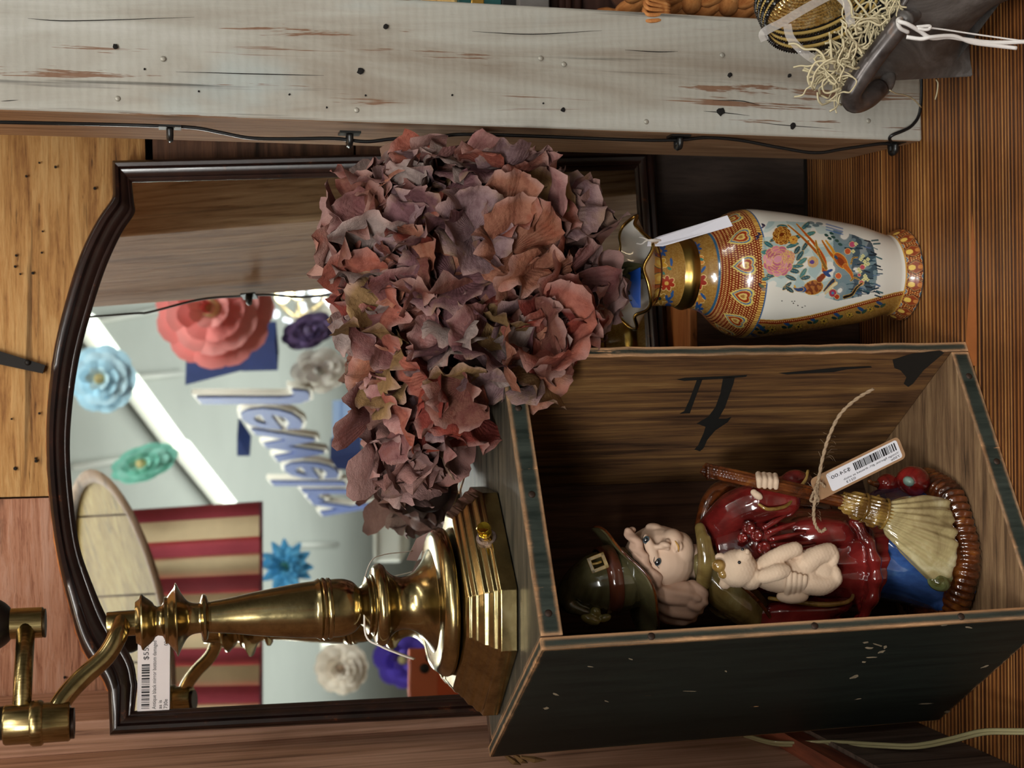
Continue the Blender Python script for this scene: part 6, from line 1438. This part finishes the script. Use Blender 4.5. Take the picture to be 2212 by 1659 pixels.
# ---- beaded purse
mGB = Mat('gold_beads', '#b8934a', .22, .9); v = mGB.coord(); mGB.bump(mGB.vor(v, 520), .7, .0005); mGB.col(mGB.ramp(mGB.noise(v, 260, 3, .6), [(.3, '#c8a058'), (.5, '#ecca84'), (.7, '#fff0c8')]))
mBB = Mat('black_beads', '#0b0a0c', .15, .0, coat=.6); mBB.bump(mBB.vor(mBB.coord(), 420), 1., .001); mCordG = plain('cream_cord', '#b79a58', .5, var=.2, vs=300)
pu = thing('beaded_purse', P(1740, 20, .80), 'gold beaded purse edged with black and cream cord rows', 'purse')
Yp = .800; pcx, pcy = 1757, -22; th_ = math.atan2(-.40, .92)
def ov(a, s1, s2, k=0, dY=0.):
    c_, s_ = math.cos(th_), math.sin(th_); u = s1 * math.cos(a); w_ = s2 * math.sin(a); u = u if u > 0 else u
    return P(pcx + u * c_ - w_ * s_ + 3.8 * k, pcy + u * s_ + w_ * c_ + 8.5 * k, Yp - .0022 * k + dY)
mb = MB(); n = 60
mb.add([ov(2 * PI * k / n, 128, 72, 0, .002) for k in range(n)] + [ov(2 * PI * k / n, 128, 72, 6, .02) for k in range(n)], [tuple(range(n)), tuple(range(n, 2 * n))[::-1]] + [(i, (i + 1) % n, n + (i + 1) % n, n + i) for i in range(n)]); recalc(mb.build('body', mBB, pu, True, 40))
for j in range(13):
    s1, s2 = 124 - 8.0 * j, 68 - 5.2 * j
    if s2 < 3: break
    mb = MB(); q = [ov(2 * PI * k / 90, s1, s2, .4 - j * .12) for k in range(91)]; mb.tube(q, [.0016 * (1 + .22 * (i % 2)) for i in range(91)], 7, False); mb.build('bead_row', mGB, pu)
for j in range(1, 8):
    q = [ov(2 * PI * k / 240, 130 + (2 if j % 2 else 0), 74 + (2 if j % 2 else 0), j * .85 - .6) for k in range(241)]
    mb = MB()
    if j % 2: mb.tube(q, [.0016 * (1.1 if i % 2 else .6) for i in range(241)], 7, False); mb.build('black_bead_row', mBB, pu)
    else: mb.tube(q, .0011, 7, False); mb.build('cord_row', mCordG, pu)
mRib = Mat('sheer_ribbon', '#dcd6d2', .5); mRib.set('Alpha', .45); mRib.bump(mRib.vor(mRib.coord(), 500), .4, .0005)
rbn = thing('sheer_ribbon', P(1700, 60, .785), 'sheer white ribbon tied across the gold beaded purse', 'ribbon')
def ribbon(pts, w_):
    sp_ = spline([P(*q) for q in pts], 6); mb = MB(); vs = []
    for i, p in enumerate(sp_):
        t = (sp_[min(i + 1, len(sp_) - 1)] - sp_[max(0, i - 1)]).normalized(); s_ = t.cross(back).normalized(); vs += [p + s_ * w_, p - s_ * w_]
    mb.add(vs, [(2 * i, 2 * i + 1, 2 * i + 3, 2 * i + 2) for i in range(len(sp_) - 1)]); mb.build('ribbon_band', mRib, rbn)
ribbon([(1652, 88, .776), (1650, 70, .774), (1690, 48, .774), (1740, 18, .776), (1800, -14, .78)], .0025)
ribbon([(1700, 52, .774), (1708, 82, .770), (1735, 112, .768), (1775, 138, .772), (1812, 152, .778), (1846, 160, .784)], .0025)
ribbon([(1812, -10, .776), (1832, 14, .772), (1838, 58, .774)], .0028)
# ---- white strings on the handle
ws = thing('white_string', P(1945, 45, .74), 'white cotton string knotted around the pail handle', 'string')
Yw = .742
for pts, r_ in [([(1946, 40, Yw + .002), (1942, 46, Yw - .006), (1960, 52, Yw - .008), (1985, 66, Yw - .006), (2012, 82, Yw - .004), (2050, 80, Yw - .003), (2090, 86, Yw - .003), (2150, 92, Yw - .004), (2260, 88, Yw - .01)], .0013), ([(1958, 80, Yw), (1990, 84, Yw - .004), (2012, 80, Yw - .006), (2060, 78, Yw - .004), (2100, 92, Yw - .003), (2160, 100, Yw - .004), (2196, 104, Yw - .006)], .0012), ([(1978, 62, Yw - .006), (2000, 60, Yw - .006), (2040, 64, Yw - .004), (2120, 76, Yw - .004), (2250, 94, Yw - .01)], .0005), ([(1980, 58, Yw - .007), (2008, 56, Yw - .008), (2004, 64, Yw - .008), (1982, 62, Yw - .007)], .0009), ([(1946, 40, Yw + .002), (1940, 44, Yw - .002), (1944, 60, Yw - .001), (1962, 70, Yw + .002)], .0013)]:
    mb = MB(); mb.tube(spline([P(*q) for q in pts], 6), r_, 7); mb.build('string_strand', plain('cotton', '#e2dedb', .8), ws)
if 'TS' in globals(): bpy.data.scenes.remove(TS)
